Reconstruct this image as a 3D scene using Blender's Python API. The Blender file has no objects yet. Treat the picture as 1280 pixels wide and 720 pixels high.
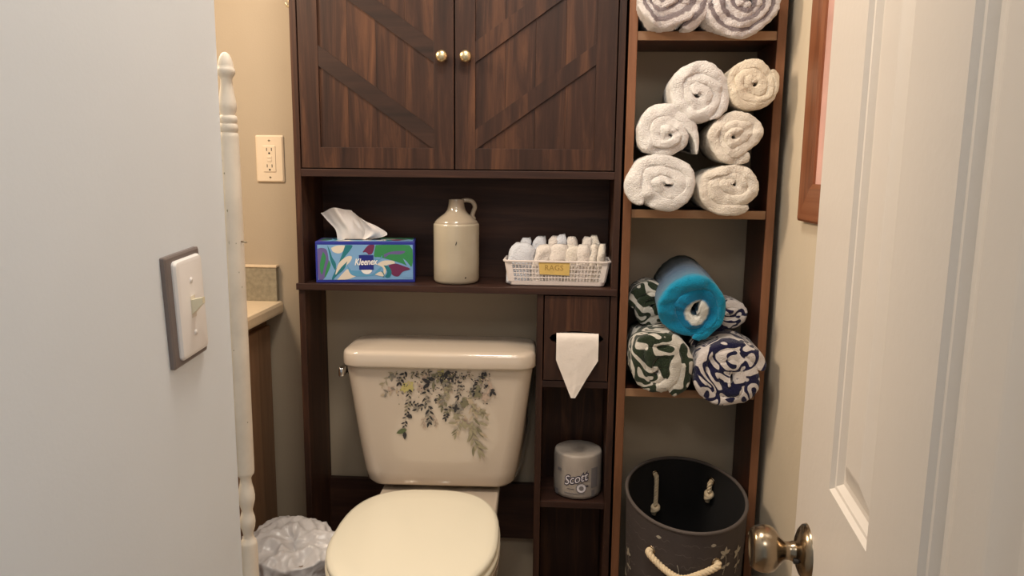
import bpy, bmesh, math, random
from mathutils import Vector, Matrix, noise
from mathutils.bvhtree import BVHTree

S = bpy.context.scene
COL = S.collection
PI = math.pi
R = math.radians

# ------------------------------------------------------------------ camera
FPX, YAW, PIT, ROLL, H = 924.0, R(3.4), R(9.0), R(0.6), 1.19
fw = Vector((-math.sin(YAW)*math.cos(PIT), math.cos(YAW)*math.cos(PIT), -math.sin(PIT)))
_r = Vector((math.cos(YAW), math.sin(YAW), 0)); _u = _r.cross(fw)
rt = _r*math.cos(ROLL) + _u*math.sin(ROLL)
up = _u*math.cos(ROLL) - _r*math.sin(ROLL)
cam = bpy.data.cameras.new('camera'); co = bpy.data.objects.new('camera', cam); COL.objects.link(co)
cam.sensor_width = 36; cam.lens = FPX/1280*36; cam.clip_start = 0.02
m = Matrix((rt, up, -fw)).transposed().to_4x4(); m.translation = (0, 0, H)
co.matrix_world = m
S.camera = co


def at(px, py, Y=None, X=None, Z=None):
    d = fw + rt*((px-640)/FPX) - up*((py-360)/FPX)
    if Y is not None: t = Y/d.y
    elif X is not None: t = X/d.x
    else: t = (Z-H)/d.z
    return Vector((0, 0, H)) + d*t


# ------------------------------------------------------------------ light and exposure
S.view_settings.view_transform = 'Standard'; S.view_settings.look = 'None'
S.view_settings.exposure = 0.0; S.view_settings.gamma = 1.0
S.view_settings.use_curve_mapping = False
W = bpy.data.worlds.new('world'); S.world = W; W.use_nodes = True
W.node_tree.nodes['Background'].inputs[0].default_value = (0.86, 0.93, 1.0, 1)
W.node_tree.nodes['Background'].inputs[1].default_value = 0.34


def area(name, loc, aim, size, energy, color):
    l = bpy.data.lights.new(name, 'AREA'); l.shape = 'DISK'; l.size = size; l.energy = energy; l.color = color
    o = bpy.data.objects.new(name, l); COL.objects.link(o); o.location = loc
    o.rotation_euler = (Vector(aim)-Vector(loc)).to_track_quat('-Z', 'Y').to_euler()
    return o


area('ceiling_lamp_light', (-0.15, 0.95, 2.36), (-0.12, 1.05, 0), 0.35, 13.0, (1.0, 0.91, 0.80))
area('vanity_lamp_light', (-1.10, 1.30, 1.90), (0.25, 1.2, 1.0), 0.35, 15.0, (1.0, 0.80, 0.60))
area('hall_lamp_light', (0.05, -0.45, 2.35), (0.0, 1.3, 1.0), 0.5, 7.0, (1.0, 0.96, 0.92))


# ------------------------------------------------------------------ materials
def new_mat(name):
    M = bpy.data.materials.new(name); M.use_nodes = True
    nt = M.node_tree; b = nt.nodes['Principled BSDF']
    return M, nt, b


def lin(c):
    return tuple((x/12.92 if x <= .04045 else ((x+.055)/1.055)**2.4) for x in [v/255 for v in c]) + (1,)


def N(nt, kind, **kw):
    n = nt.nodes.new(kind)
    for k, v in kw.items():
        if k in n.inputs: n.inputs[k].default_value = v
        else: setattr(n, k, v)
    return n


def plain(name, c, rough=.5, metal=0, coat=0, bump=0, bscale=200, var=0, vscale=8, spec=.5):
    M, nt, b = new_mat(name)
    b.inputs['Roughness'].default_value = rough; b.inputs['Metallic'].default_value = metal
    b.inputs['Coat Weight'].default_value = coat; b.inputs['Specular IOR Level'].default_value = spec
    tc = N(nt, 'ShaderNodeTexCoord')
    nz = N(nt, 'ShaderNodeTexNoise', Scale=vscale, Detail=4.0)
    nt.links.new(tc.outputs['Object'], nz.inputs['Vector'])
    rp = N(nt, 'ShaderNodeValToRGB')
    L = lin(c)
    rp.color_ramp.elements[0].position = .3; rp.color_ramp.elements[1].position = .7
    rp.color_ramp.elements[0].color = tuple(x*(1-var) for x in L[:3])+(1,)
    rp.color_ramp.elements[1].color = tuple(min(1, x*(1+var)) for x in L[:3])+(1,)
    nt.links.new(nz.outputs['Fac'], rp.inputs['Fac']); nt.links.new(rp.outputs['Color'], b.inputs['Base Color'])
    if bump:
        n2 = N(nt, 'ShaderNodeTexNoise', Scale=bscale, Detail=3.0)
        nt.links.new(tc.outputs['Object'], n2.inputs['Vector'])
        bp = N(nt, 'ShaderNodeBump', Strength=bump, Distance=.002)
        nt.links.new(n2.outputs['Fac'], bp.inputs['Height']); nt.links.new(bp.outputs['Normal'], b.inputs['Normal'])
    return M


def wood(name, c0, c1, c2, axis='z', rough=.5, sc=1.0, off=0.0):
    """long-grained wood, grain along axis"""
    M, nt, b = new_mat(name)
    tc = N(nt, 'ShaderNodeTexCoord'); mp = N(nt, 'ShaderNodeMapping')
    a, l = 26*sc, 1.6*sc
    mp.inputs['Scale'].default_value = {'z': (a, a, l), 'x': (l, a, a), 'y': (a, l, a)}[axis]
    mp.inputs['Location'].default_value = (off, off*.7, off*1.3)
    oi = N(nt, 'ShaderNodeObjectInfo')
    ad = N(nt, 'ShaderNodeVectorMath', operation='ADD'); sc_ = N(nt, 'ShaderNodeVectorMath', operation='SCALE')
    sc_.inputs['Scale'].default_value = 3.0
    cx = N(nt, 'ShaderNodeCombineXYZ')
    for k in range(3): nt.links.new(oi.outputs['Random'], cx.inputs[k])
    nt.links.new(cx.outputs[0], sc_.inputs[0])
    nt.links.new(tc.outputs['Object'], ad.inputs[0]); nt.links.new(sc_.outputs[0], ad.inputs[1])
    nt.links.new(ad.outputs[0], mp.inputs['Vector'])
    n1 = N(nt, 'ShaderNodeTexNoise', Scale=1.0, Detail=7.0, Roughness=.68, Distortion=.7)
    nt.links.new(mp.outputs[0], n1.inputs['Vector'])
    rp = N(nt, 'ShaderNodeValToRGB')
    e = rp.color_ramp.elements
    e[0].position = .30; e[0].color = lin(c0); e[1].position = .72; e[1].color = lin(c2)
    k = e.new(.5); k.color = lin(c1)
    nt.links.new(n1.outputs['Fac'], rp.inputs['Fac'])
    nt.links.new(rp.outputs['Color'], b.inputs['Base Color'])
    b.inputs['Roughness'].default_value = rough; b.inputs['Specular IOR Level'].default_value = .3
    bp = N(nt, 'ShaderNodeBump', Strength=.12, Distance=.001)
    nt.links.new(n1.outputs['Fac'], bp.inputs['Height']); nt.links.new(bp.outputs['Normal'], b.inputs['Normal'])
    return M


def terry(name, build):
    """fabric with fuzzy bump; build(nt, tc) returns a colour socket"""
    M, nt, b = new_mat(name)
    tc = N(nt, 'ShaderNodeTexCoord')
    nt.links.new(build(nt, tc), b.inputs['Base Color'])
    b.inputs['Roughness'].default_value = .95; b.inputs['Specular IOR Level'].default_value = .1
    b.inputs['Sheen Weight'].default_value = .25
    n2 = N(nt, 'ShaderNodeTexNoise', Scale=420.0, Detail=2.0); n3 = N(nt, 'ShaderNodeTexNoise', Scale=70.0, Detail=3.0)
    for n in (n2, n3): nt.links.new(tc.outputs['Object'], n.inputs['Vector'])
    ad = N(nt, 'ShaderNodeMath', operation='ADD')
    nt.links.new(n2.outputs['Fac'], ad.inputs[0]); nt.links.new(n3.outputs['Fac'], ad.inputs[1])
    bp = N(nt, 'ShaderNodeBump', Strength=.9, Distance=.004)
    nt.links.new(ad.outputs[0], bp.inputs['Height']); nt.links.new(bp.outputs['Normal'], b.inputs['Normal'])
    return M


def col_plain(c, var=.05):
    def f(nt, tc):
        nz = N(nt, 'ShaderNodeTexNoise', Scale=40.0, Detail=3.0); nt.links.new(tc.outputs['Object'], nz.inputs['Vector'])
        rp = N(nt, 'ShaderNodeValToRGB'); L = lin(c)
        rp.color_ramp.elements[0].color = tuple(x*(1-var) for x in L[:3])+(1,)
        rp.color_ramp.elements[1].color = tuple(min(1, x*(1+var)) for x in L[:3])+(1,)
        nt.links.new(nz.outputs['Fac'], rp.inputs['Fac']); return rp.outputs['Color']
    return f


def col_scroll(dark, light, scale=13.0, dist=2.2, thr=.5, seed=0.0, freq=20.0):
    def f(nt, tc):
        mp = N(nt, 'ShaderNodeMapping'); mp.inputs['Location'].default_value = (seed, seed*1.7, seed*.6)
        nt.links.new(tc.outputs['Object'], mp.inputs['Vector'])
        nz = N(nt, 'ShaderNodeTexNoise', Scale=scale, Detail=0.0, Distortion=dist)
        nt.links.new(mp.outputs[0], nz.inputs['Vector'])
        m1 = N(nt, 'ShaderNodeMath', operation='MULTIPLY'); m1.inputs[1].default_value = freq
        m2 = N(nt, 'ShaderNodeMath', operation='SINE'); m3 = N(nt, 'ShaderNodeMath', operation='MULTIPLY_ADD')
        m3.inputs[1].default_value = .5; m3.inputs[2].default_value = .5
        nt.links.new(nz.outputs['Fac'], m1.inputs[0]); nt.links.new(m1.outputs[0], m2.inputs[0]); nt.links.new(m2.outputs[0], m3.inputs[0])
        rp = N(nt, 'ShaderNodeValToRGB'); rp.color_ramp.interpolation = 'LINEAR'
        e = rp.color_ramp.elements
        e[0].position = thr-.06; e[0].color = lin(dark); e[1].position = thr+.06; e[1].color = lin(light)
        nt.links.new(m3.outputs[0], rp.inputs['Fac']); return rp.outputs['Color']
    return f


def col_sherpa(nt, tc):
    uv = N(nt, 'ShaderNodeUVMap'); uv.uv_map = 'prof'
    sp = N(nt, 'ShaderNodeSeparateXYZ'); nt.links.new(uv.outputs[0], sp.inputs[0])
    rp = N(nt, 'ShaderNodeValToRGB'); e = rp.color_ramp.elements
    e[0].position = 0.0; e[0].color = lin((128, 118, 120)); e[1].position = 1.0; e[1].color = lin((226, 220, 218))
    for p, c in ((.40, (138, 128, 130)), (.50, (226, 220, 218))):
        k = e.new(p); k.color = lin(c)
    nt.links.new(sp.outputs[0], rp.inputs['Fac']); return rp.outputs['Color']


def col_ombre(nt, tc):
    uv = N(nt, 'ShaderNodeUVMap'); uv.uv_map = 'prof'
    sp = N(nt, 'ShaderNodeSeparateXYZ'); nt.links.new(uv.outputs[0], sp.inputs[0])
    # prof.y: 0..1 radial on the face ; UVMap.y: depth along the roll
    u2 = N(nt, 'ShaderNodeUVMap'); u2.uv_map = 'UVMap'
    s2 = N(nt, 'ShaderNodeSeparateXYZ'); nt.links.new(u2.outputs[0], s2.inputs[0])
    r1 = N(nt, 'ShaderNodeValToRGB'); e = r1.color_ramp.elements
    e[0].position = .25; e[0].color = lin((225, 226, 220)); e[1].position = .31; e[1].color = lin((12, 120, 168))
    k = e.new(.9); k.color = lin((16, 150, 190))
    nt.links.new(sp.outputs[1], r1.inputs['Fac'])
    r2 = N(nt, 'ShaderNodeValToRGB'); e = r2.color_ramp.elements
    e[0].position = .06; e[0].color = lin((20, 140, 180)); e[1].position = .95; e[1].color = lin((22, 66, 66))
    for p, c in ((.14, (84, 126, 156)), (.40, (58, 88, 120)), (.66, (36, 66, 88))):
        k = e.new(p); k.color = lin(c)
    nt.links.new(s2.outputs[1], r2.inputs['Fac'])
    st = N(nt, 'ShaderNodeMath', operation='GREATER_THAN'); st.inputs[1].default_value = .085
    nt.links.new(s2.outputs[1], st.inputs[0])
    mx = N(nt, 'ShaderNodeMix', data_type='RGBA')
    nt.links.new(st.outputs[0], mx.inputs['Factor'])
    nt.links.new(r1.outputs['Color'], mx.inputs[6]); nt.links.new(r2.outputs['Color'], mx.inputs[7])
    return mx.outputs[2]


MAT = {}
MAT['wall_tan'] = plain('beige wall paint', (178, 162, 139), .75, bump=.15, bscale=260, var=.015)
MAT['wall_cream'] = plain('cream wall paint', (222, 208, 184), .7, bump=.2, bscale=60, var=.02)
MAT['wall_blue'] = plain('pale blue grey wall paint', (224, 231, 237), .7, bump=.05, bscale=240, var=.012)
MAT['ceiling'] = plain('ceiling white', (225, 222, 215), .8)
MAT['floor'] = plain('floor vinyl', (150, 128, 104), .5, var=.1)
MAT['door_paint'] = plain('door paint', (217, 208, 197), .42, bump=.12, bscale=90, var=.01)
MAT['walnut'] = wood('walnut upright', (36, 22, 17), (60, 38, 28), (100, 66, 45), 'z', .5)
MAT['walnut_h'] = wood('walnut lengthwise', (38, 24, 20), (56, 36, 29), (78, 52, 40), 'x', .5)
MAT['walnut_d'] = wood('walnut dark slat', (34, 22, 17), (48, 31, 24), (64, 42, 32), 'x', .55)
MAT['tower_dark'] = wood('dark tower board', (52, 28, 20), (70, 38, 27), (88, 50, 34), 'z', .4)
MAT['tower_edge'] = wood('lighter tower front wood', (108, 72, 48), (128, 86, 60), (148, 104, 76), 'z', .4)
MAT['shelf_edge'] = wood('lighter shelf front wood', (140, 106, 78), (158, 122, 92), (172, 138, 108), 'x', .4)
MAT['frame_wood'] = wood('orange brown frame wood', (112, 68, 46), (138, 86, 58), (158, 106, 76), 'z', .35)
MAT['frame_wood_y'] = wood('orange brown frame wood lengthwise', (112, 68, 46), (138, 86, 58), (158, 106, 76), 'y', .35)
MAT['vanity_wood'] = wood('vanity wood', (118, 90, 66), (136, 104, 78), (150, 118, 90), 'z', .5)
MAT['brass'] = plain('brushed brass', (222, 204, 164), .3, metal=1)
MAT['nickel'] = plain('antique nickel', (150, 134, 112), .22, metal=1, var=.1, vscale=30)
MAT['chrome'] = plain('chrome', (220, 220, 220), .12, metal=1)
MAT['bronze'] = plain('dark bronze', (70, 48, 36), .35, metal=1)
MAT['copper'] = plain('pinkish copper', (200, 140, 112), .3, metal=1)
MAT['china'] = plain('almond china glaze', (206, 193, 177), .12, coat=.6)
MAT['seat'] = plain('cream seat enamel', (234, 229, 209), .25, coat=.3)
MAT['white_towel'] = terry('white terry', col_plain((238, 236, 232)))
MAT['cream_towel'] = terry('cream terry', col_plain((238, 226, 204)))
MAT['ivory_towel'] = terry('ivory terry', col_plain((236, 228, 214)))
MAT['sherpa'] = terry('grey and white fleece', col_sherpa)
MAT['green_scroll'] = terry('green scroll towelling', col_scroll((44, 56, 40), (216, 212, 202), 13, 1.6, .50, 3.1, 19))
MAT['navy_scroll'] = terry('navy scroll towelling', col_scroll((26, 26, 62), (220, 212, 208), 14, 1.8, .45, 7.7, 24))
MAT['ombre'] = terry('blue ombre towelling', col_ombre)
MAT['wash_white'] = terry('white washcloth', col_plain((234, 226, 218)))
MAT['wash_cool'] = terry('cool white washcloth', col_plain((222, 226, 234)))
MAT['wash_cream'] = terry('cream washcloth', col_plain((234, 226, 214)))
MAT['almond_plastic'] = plain('almond plastic', (230, 210, 182), .35)
MAT['white_plastic'] = plain('white plastic', (236, 232, 228), .35)
MAT['basket'] = plain('basket plastic', (236, 226, 220), .4)
MAT['plate_back'] = plain('taupe backing plate', (116, 106, 102), .4)
MAT['ink'] = plain('dark slot', (30, 24, 20), .6)
MAT['toggle'] = plain('ivory toggle', (226, 218, 190), .35)
MAT['post'] = plain('chalky cream paint', (226, 216, 200), .6, bump=.3, bscale=50, var=.08, vscale=25)
MAT['steel'] = plain('steel nail', (150, 140, 120), .4, metal=1)
MAT['counter'] = plain('cream laminate', (226, 204, 172), .3, var=.03, vscale=60)
MAT['splash'] = plain('speckled stone laminate', (150, 140, 118), .35, var=.18, vscale=90)
MAT['tissue'] = plain('tissue paper', (236, 230, 226), .9, bump=.2, bscale=120)
MAT['toilet_paper'] = plain('toilet paper', (236, 228, 220), .95, bump=.3, bscale=150)
MAT['wrapper'] = plain('printed paper wrapper', (164, 155, 146), .55, bump=.25, bscale=60, var=.05, vscale=40)
MAT['wrapper_grey'] = plain('grey wrapper print', (122, 118, 120), .6)
MAT['wrapper_dark'] = plain('dark wrapper print', (48, 44, 66), .6)
MAT['wrapper_light'] = plain('pale wrapper print', (222, 218, 224), .6)
MAT['stoneware'] = plain('grey beige stoneware glaze', (180, 170, 150), .22, coat=.3, bump=.08, bscale=30, var=.06, vscale=14)
MAT['stoneware_top'] = plain('darker stoneware shoulder glaze', (166, 154, 136), .18, coat=.5, var=.06, vscale=20)
MAT['hamper'] = plain('charcoal canvas', (66, 58, 56), .85, bump=.3, bscale=600, var=.08, vscale=25)
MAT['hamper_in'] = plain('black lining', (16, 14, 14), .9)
MAT['hamper_trim'] = plain('charcoal piping', (84, 76, 72), .85)
MAT['hamper_leaf'] = plain('pale leaf print', (168, 160, 144), .85)
MAT['hamper_script'] = plain('faint script print', (102, 94, 90), .85)
MAT['rope'] = plain('cotton rope', (226, 206, 172), .9, bump=.3, bscale=400, var=.08, vscale=60)
MAT['bag'] = plain('white plastic bag', (206, 204, 204), .3, var=.04, vscale=12)
MAT['bin'] = plain('brown wicker bin', (120, 100, 84), .8, bump=.5, bscale=120, var=.2, vscale=60)
MAT['tape'] = plain('yellow masking tape', (222, 190, 112), .6, var=.06, vscale=60)
MAT['tape_ink'] = plain('faded marker', (176, 144, 78), .6)
MAT['art'] = plain('pinkish picture print', (214, 170, 158), .5, var=.25, vscale=6)
for nm, c in dict(box_blue=(40, 50, 150), p_sky=(122, 168, 214), p_teal=(36, 118, 132), p_green=(54, 138, 84), p_cream=(222, 214, 200),
                  p_plum=(110, 44, 84), p_violet=(104, 92, 150), p_navy=(30, 42, 130), p_white=(240, 240, 240), p_mid=(92, 158, 200),
                  l_black=(46, 45, 48), l_sage=(158, 150, 124), l_olive=(122, 118, 94), l_yellow=(192, 182, 118), l_mauve=(184, 164, 148),
                  l_grey=(134, 128, 118), l_pale=(184, 168, 144), l_green=(92, 104, 70)).items():
    MAT[nm] = plain(nm, c, .4)


# ------------------------------------------------------------------ helpers
def empty(name, loc, rz=0.0, **kw):
    o = bpy.data.objects.new(name, None); COL.objects.link(o)
    o.empty_display_size = .05; o.location = loc; o.rotation_euler = (0, 0, rz)
    tag(o, **kw); return o


def tag(o, label=None, cat=None, group=None, kind=None):
    if label: o['label'] = label
    if cat: o['category'] = cat
    if group: o['group'] = group
    if kind: o['kind'] = kind
    return o


def obj(name, bm, mat, parent=None, smooth=False, world=True, origin=None, angle=None):
    """link bm as one mesh; world=True: bm is in world space and is moved into the (unrotated) parent chain"""
    off = Vector((0, 0, 0))
    if world:
        p = parent
        while p is not None: off += p.location; p = p.parent
    if origin is not None:
        off = off + (Vector(origin)-off)
    if off.length > 0: bmesh.ops.translate(bm, verts=bm.verts, vec=-off)
    bmesh.ops.recalc_face_normals(bm, faces=bm.faces)
    me = bpy.data.meshes.new(name); bm.to_mesh(me); bm.free()
    mats = mat if isinstance(mat, (list, tuple)) else [mat]
    for k in mats: me.materials.append(MAT[k])
    if smooth:
        for p in me.polygons: p.use_smooth = True
        if angle: me.set_sharp_from_angle(angle=R(angle))
    o = bpy.data.objects.new(name, me); COL.objects.link(o)
    if parent is not None: o.parent = parent
    if origin is not None:
        p = parent; po = Vector((0, 0, 0))
        while p is not None: po += p.location; p = p.parent
        o.location = Vector(origin)-po
    return o


def bx(bm, x0, x1, y0, y1, z0, z1, bev=0.0, seg=2):
    vs = [bm.verts.new((x, y, z)) for x in (x0, x1) for y in (y0, y1) for z in (z0, z1)]
    fs = [(0, 1, 3, 2), (4, 6, 7, 5), (0, 4, 5, 1), (2, 3, 7, 6), (0, 2, 6, 4), (1, 5, 7, 3)]
    F = [bm.faces.new([vs[i] for i in f]) for f in fs]
    if bev:
        es = list({e for f in F for e in f.edges})
        bmesh.ops.bevel(bm, geom=es, offset=bev, segments=seg, affect='EDGES', profile=.5)


def box(name, x0, x1, y0, y1, z0, z1, mat, parent=None, bev=.001, **kw):
    bm = bmesh.new(); bx(bm, x0, x1, y0, y1, z0, z1, bev); return obj(name, bm, mat, parent, **kw)


def loft(bm, rings, cap0=True, cap1=True, closed=True):
    V = [[bm.verts.new(p) for p in r] for r in rings]
    n = len(V[0])
    for a, b in zip(V, V[1:]):
        for i in range(n if closed else n-1):
            j = (i+1) % n
            bm.faces.new((a[i], a[j], b[j], b[i]))
    if cap0: bm.faces.new(V[0])
    if cap1: bm.faces.new(V[-1])
    return V


def lathe(bm, prof, cx=0, cy=0, n=32, axis='z', c0=(0, 0, 0)):
    rings = []
    for r, h in prof:
        ring = []
        for i in range(n):
            a = 2*PI*i/n
            if axis == 'z': ring.append((cx+r*math.cos(a), cy+r*math.sin(a), h))
            elif axis == 'y': ring.append((c0[0]+r*math.cos(a), c0[1]+h, c0[2]+r*math.sin(a)))
            else: ring.append((c0[0]+h, c0[1]+r*math.cos(a), c0[2]+r*math.sin(a)))
        rings.append(ring)
    loft(bm, rings)


def tube(bm, pts, rad, n=10, cap=True):
    pts = [Vector(p) for p in pts]
    rr = rad if isinstance(rad, (list, tuple)) else [rad]*len(pts)
    t0 = (pts[1]-pts[0]).normalized()
    s = t0.orthogonal().normalized(); rings = []
    for i, p in enumerate(pts):
        t = (pts[min(i+1, len(pts)-1)]-pts[max(i-1, 0)]).normalized()
        s = (s-t*s.dot(t)).normalized(); b = t.cross(s)
        rings.append([p+(s*math.cos(2*PI*k/n)+b*math.sin(2*PI*k/n))*rr[i] for k in range(n)])
    loft(bm, rings, cap, cap)


def rope(bm, pts, rad, twist=260.0, strands=3):
    """three twisted strands along a curve"""
    pts = [Vector(p) for p in pts]
    L = [0.0]
    for a, b in zip(pts, pts[1:]): L.append(L[-1]+(b-a).length)
    t0 = (pts[1]-pts[0]).normalized(); s = t0.orthogonal().normalized()
    fr = []
    for i, p in enumerate(pts):
        t = (pts[min(i+1, len(pts)-1)]-pts[max(i-1, 0)]).normalized()
        s = (s-t*s.dot(t)).normalized(); fr.append((p, s.copy(), t.cross(s)))
    for k in range(strands):
        q = []
        for (p, a, b), l in zip(fr, L):
            w = l*twist + 2*PI*k/strands
            q.append(p+(a*math.cos(w)+b*math.sin(w))*rad*.5)
        tube(bm, q, rad*.58, 8)


def smooth_path(pts, n=8):
    P = [Vector(p) for p in pts]; out = []
    for i in range(len(P)-1):
        a, b, c, d = P[max(i-1, 0)], P[i], P[i+1], P[min(i+2, len(P)-1)]
        for k in range(n):
            t = k/n
            out.append(.5*((2*b)+(c-a)*t+(2*a-5*b+4*c-d)*t*t+(3*b-a-3*c+d)*t**3))
    out.append(P[-1]); return out


def rrect(hx, y0, y1, r, z, n=6, cx=0.0):
    """rounded rectangle outline, half width hx, y0..y1"""
    cs = [(cx+hx-r, y1-r, 0), (cx-hx+r, y1-r, 90), (cx-hx+r, y0+r, 180), (cx+hx-r, y0+r, 270)]
    out = []
    for x, y, a in cs:
        for k in range(n+1):
            t = R(a+90*k/n); out.append((x+r*math.cos(t), y+r*math.sin(t), z))
    return out


def text_mesh(body, size, shear=0.0, offset=0.0, bold=False):
    c = bpy.data.curves.new('txt', 'FONT'); c.body = body; c.size = size; c.shear = shear; c.offset = offset
    c.align_x = 'CENTER'; c.align_y = 'CENTER'; c.resolution_u = 3
    o = bpy.data.objects.new('txt', c); COL.objects.link(o)
    dg = bpy.context.evaluated_depsgraph_get()
    me = bpy.data.meshes.new_from_object(o.evaluated_get(dg))
    bm = bmesh.new(); bm.from_mesh(me)
    bpy.data.objects.remove(o); bpy.data.meshes.remove(me); bpy.data.curves.remove(c)
    return bm


def struct(name, bm, mat, label, cat, **kw):
    return tag(obj(name, bm, mat, **kw), label, cat, kind='structure')


# ------------------------------------------------------------------ the room
WB, XR, XP = 1.95, 0.527, -0.422
bm = bmesh.new(); bx(bm, -1.30, XR+.1, WB, WB+.1, 0, 2.45); struct('wall_back', bm, 'wall_tan', 'beige back wall behind the toilet and shelves', 'wall')
bm = bmesh.new(); bx(bm, XR, XR+.1, .20, WB, 0, 2.45); struct('wall_right', bm, 'wall_cream', 'cream side wall behind the open door', 'wall')
bm = bmesh.new(); bx(bm, XP-.11, XP, -1.6, .92, 0, 2.45); struct('wall_left', bm, 'wall_blue', 'pale blue grey wall carrying the light switch', 'wall')
bm = bmesh.new(); bx(bm, -1.30, -1.20, .40, WB, 0, 2.45); struct('wall_far_left', bm, 'wall_tan', 'beige wall behind the vanity', 'wall')
bm = bmesh.new(); bx(bm, -1.30, XR+.1, -1.6, WB+.1, -.1, 0); struct('floor', bm, 'floor', 'brown floor under the toilet', 'floor')
bm = bmesh.new(); bx(bm, -1.30, XR+.1, -1.6, WB+.1, 2.45, 2.55); struct('ceiling', bm, 'ceiling', 'white ceiling', 'ceiling')

# ---- door_1 : six moulded panels in two columns
TH = R(6.5); DP, DA = .2, 4.586*.2
ddir = Vector((math.sin(TH), math.cos(TH), 0)); dn = Vector((math.cos(TH), -math.sin(TH), 0))
edge = ddir*(DA-.015)+dn*DP
door = empty('door_1', (edge.x, edge.y, 0), 0, label='white panelled door standing open beside the picture frame', cat='door', kind='structure')
door.rotation_euler = (0, 0, -TH)
# local: latch edge at y=0, hinge towards -y ; face at x=0 looking to -x ; thickness towards +x
DW = .640
cols = [(.137, .266), (.376, .503)]
rows = [(.20, .70), (.87, 1.60), (1.70, 1.90)]
def dbox(name, y0, y1, z0, z1):
    bm = bmesh.new(); bx(bm, 0, .035, -y1, -y0, z0, z1); return obj(name, bm, 'door_paint', door, world=False)
dbox('stile', 0, cols[0][0], .01, 2.03); dbox('stile', cols[1][1], DW, .01, 2.03)
for z0, z1 in ((.01, .20), (.70, .87), (1.60, 1.70), (1.90, 2.03)): dbox('rail', cols[0][0], cols[1][1], z0, z1)
PPROF = [(0, 0), (.003, .0045), (.006, .005), (.011, .0105), (.016, .011), (.040, .003), (.043, .0025)]
for z0, z1 in rows:
    dbox('mullion', cols[0][1], cols[1][0], z0, z1)
    for y0, y1 in cols:
        bm = bmesh.new()
        loft(bm, [[(d, -y0-i_, z0+i_), (d, -y1+i_, z0+i_), (d, -y1+i_, z1-i_), (d, -y0-i_, z1-i_)] for i_, d in PPROF]
             + [[(.030, -(y0+y1)/2+sx*.001, (z0+z1)/2+sz*.001) for sx, sz in ((1, -1), (-1, -1), (-1, 1), (1, 1))]][:0], cap0=False, cap1=True)
        bx(bm, .022, .034, -y1, -y0, z0, z1)
        obj('raised_panel', bm, 'door_paint', door, world=False)
kz, ky = .762, -.066
bm = bmesh.new()
lathe(bm, [(.0, -.0135), (.012, -.0135), (.014, -.0115), (.019, -.011), (.026, -.008), (.031, -.004), (.0325, 0), (.0325, .002)][::-1], n=36, axis='x', c0=(0, ky, kz))
rose = obj('rose', bm, 'nickel', door, True, world=False, angle=50)
bm = bmesh.new()
lathe(bm, [(.0115, -.010), (.0115, -.016), (.0105, -.018), (.0105, -.024), (.0125, -.027), (.0185, -.032), (.0245, -.037), (.0268, -.043), (.0265, -.052), (.0245, -.058), (.0215, -.0615), (.0195, -.0615), (.017, -.0605), (.001, -.060)], n=40, axis='x', c0=(0, ky, kz))
obj('door_knob', bm, 'nickel', door, True, world=False, angle=50)
bm = bmesh.new(); lathe(bm, [(.003, -.0165), (.003, -.009)], n=10, axis='x', c0=(0, ky-.012, kz-.006)); obj('keyhole', bm, 'ink', rose, world=False)

# ------------------------------------------------------------------ over-toilet cabinet
CF, CB = 1.77, 1.937
XL, XRc = -.634, .150
cab = empty('toilet_cabinet', ((XL+XRc)/2, CB, 0), label='dark walnut over-toilet cabinet with two barn-style doors and brass knobs', cat='cabinet')
T = .016
box('side_panel', XL, XL+T, CF, CB, 0, 1.72, 'walnut', cab)
box('side_panel', XRc-T, XRc, CF, CB, 0, 1.72, 'walnut', cab)
box('top_panel', XL-.004, XRc+.004, CF-.004, CB, 1.72, 1.738, 'walnut_h', cab)
box('bottom_rail', XL+T, XRc-T, CF, CB, 1.172, 1.190, 'walnut_h', cab)
box('shelf', XL-.004, XRc-.002, CF-.006, CB, .895, .911, 'walnut_h', cab)
box('back_panel', XL+T, XRc-T, CB-.008, CB, .911, 1.72, 'walnut_h', cab)
box('back_brace', XL+T, -.044, CB-.016, CB, .180, .340, 'walnut_h', cab)
CX0, CX1 = -.044, -.028
box('cubby_side', CX0, CX1, CF, CB, 0, .895, 'walnut', cab)
box('cubby_back', CX1, XRc-T, CB-.008, CB, 0, .895, 'walnut', cab)
for z in (.662, .346, .03):
    box('cubby_shelf', CX1, XRc-T, CF+.002, CB-.008, z, z+.0165, 'walnut_h', cab)
# dispenser front with an oval slot
bm = bmesh.new()
x0, x1, z0, z1 = CX1+.003, XRc-T-.003, .6815, .892
hc = (.0535, .787); ha, hb = .066, .0185
NN = 48
def rect_ray(a):
    c, s = math.cos(a), math.sin(a); t = 1e9
    if c > 1e-6: t = min(t, (x1-hc[0])/c)
    if c < -1e-6: t = min(t, (x0-hc[0])/c)
    if s > 1e-6: t = min(t, (z1-hc[1])/s)
    if s < -1e-6: t = min(t, (z0-hc[1])/s)
    return (hc[0]+c*t, hc[1]+s*t)
angs = [2*PI*i/NN for i in range(NN)]
cor = [math.atan2(z-hc[1], x-hc[0]) % (2*PI) for x in (x0, x1) for z in (z0, z1)]
angs = sorted(angs+cor)
rr = []
for y in (CF, CF+.014):
    rr.append([(x, y, z) for x, z in map(rect_ray, angs)])
def ell(a, y):
    t = math.atan2(math.sin(a)*ha, math.cos(a)*hb); return (hc[0]+ha*math.cos(t), y, hc[1]+hb*math.sin(t))
rings = [[ell(a, CF+.014) for a in angs], rr[1], rr[0], [ell(a, CF) for a in angs], [ell(a, CF+.014) for a in angs]]
loft(bm, rings, False, False); bmesh.ops.remove_doubles(bm, verts=bm.verts, dist=1e-5)
obj('dispenser_front', bm, 'walnut', cab)
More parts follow.
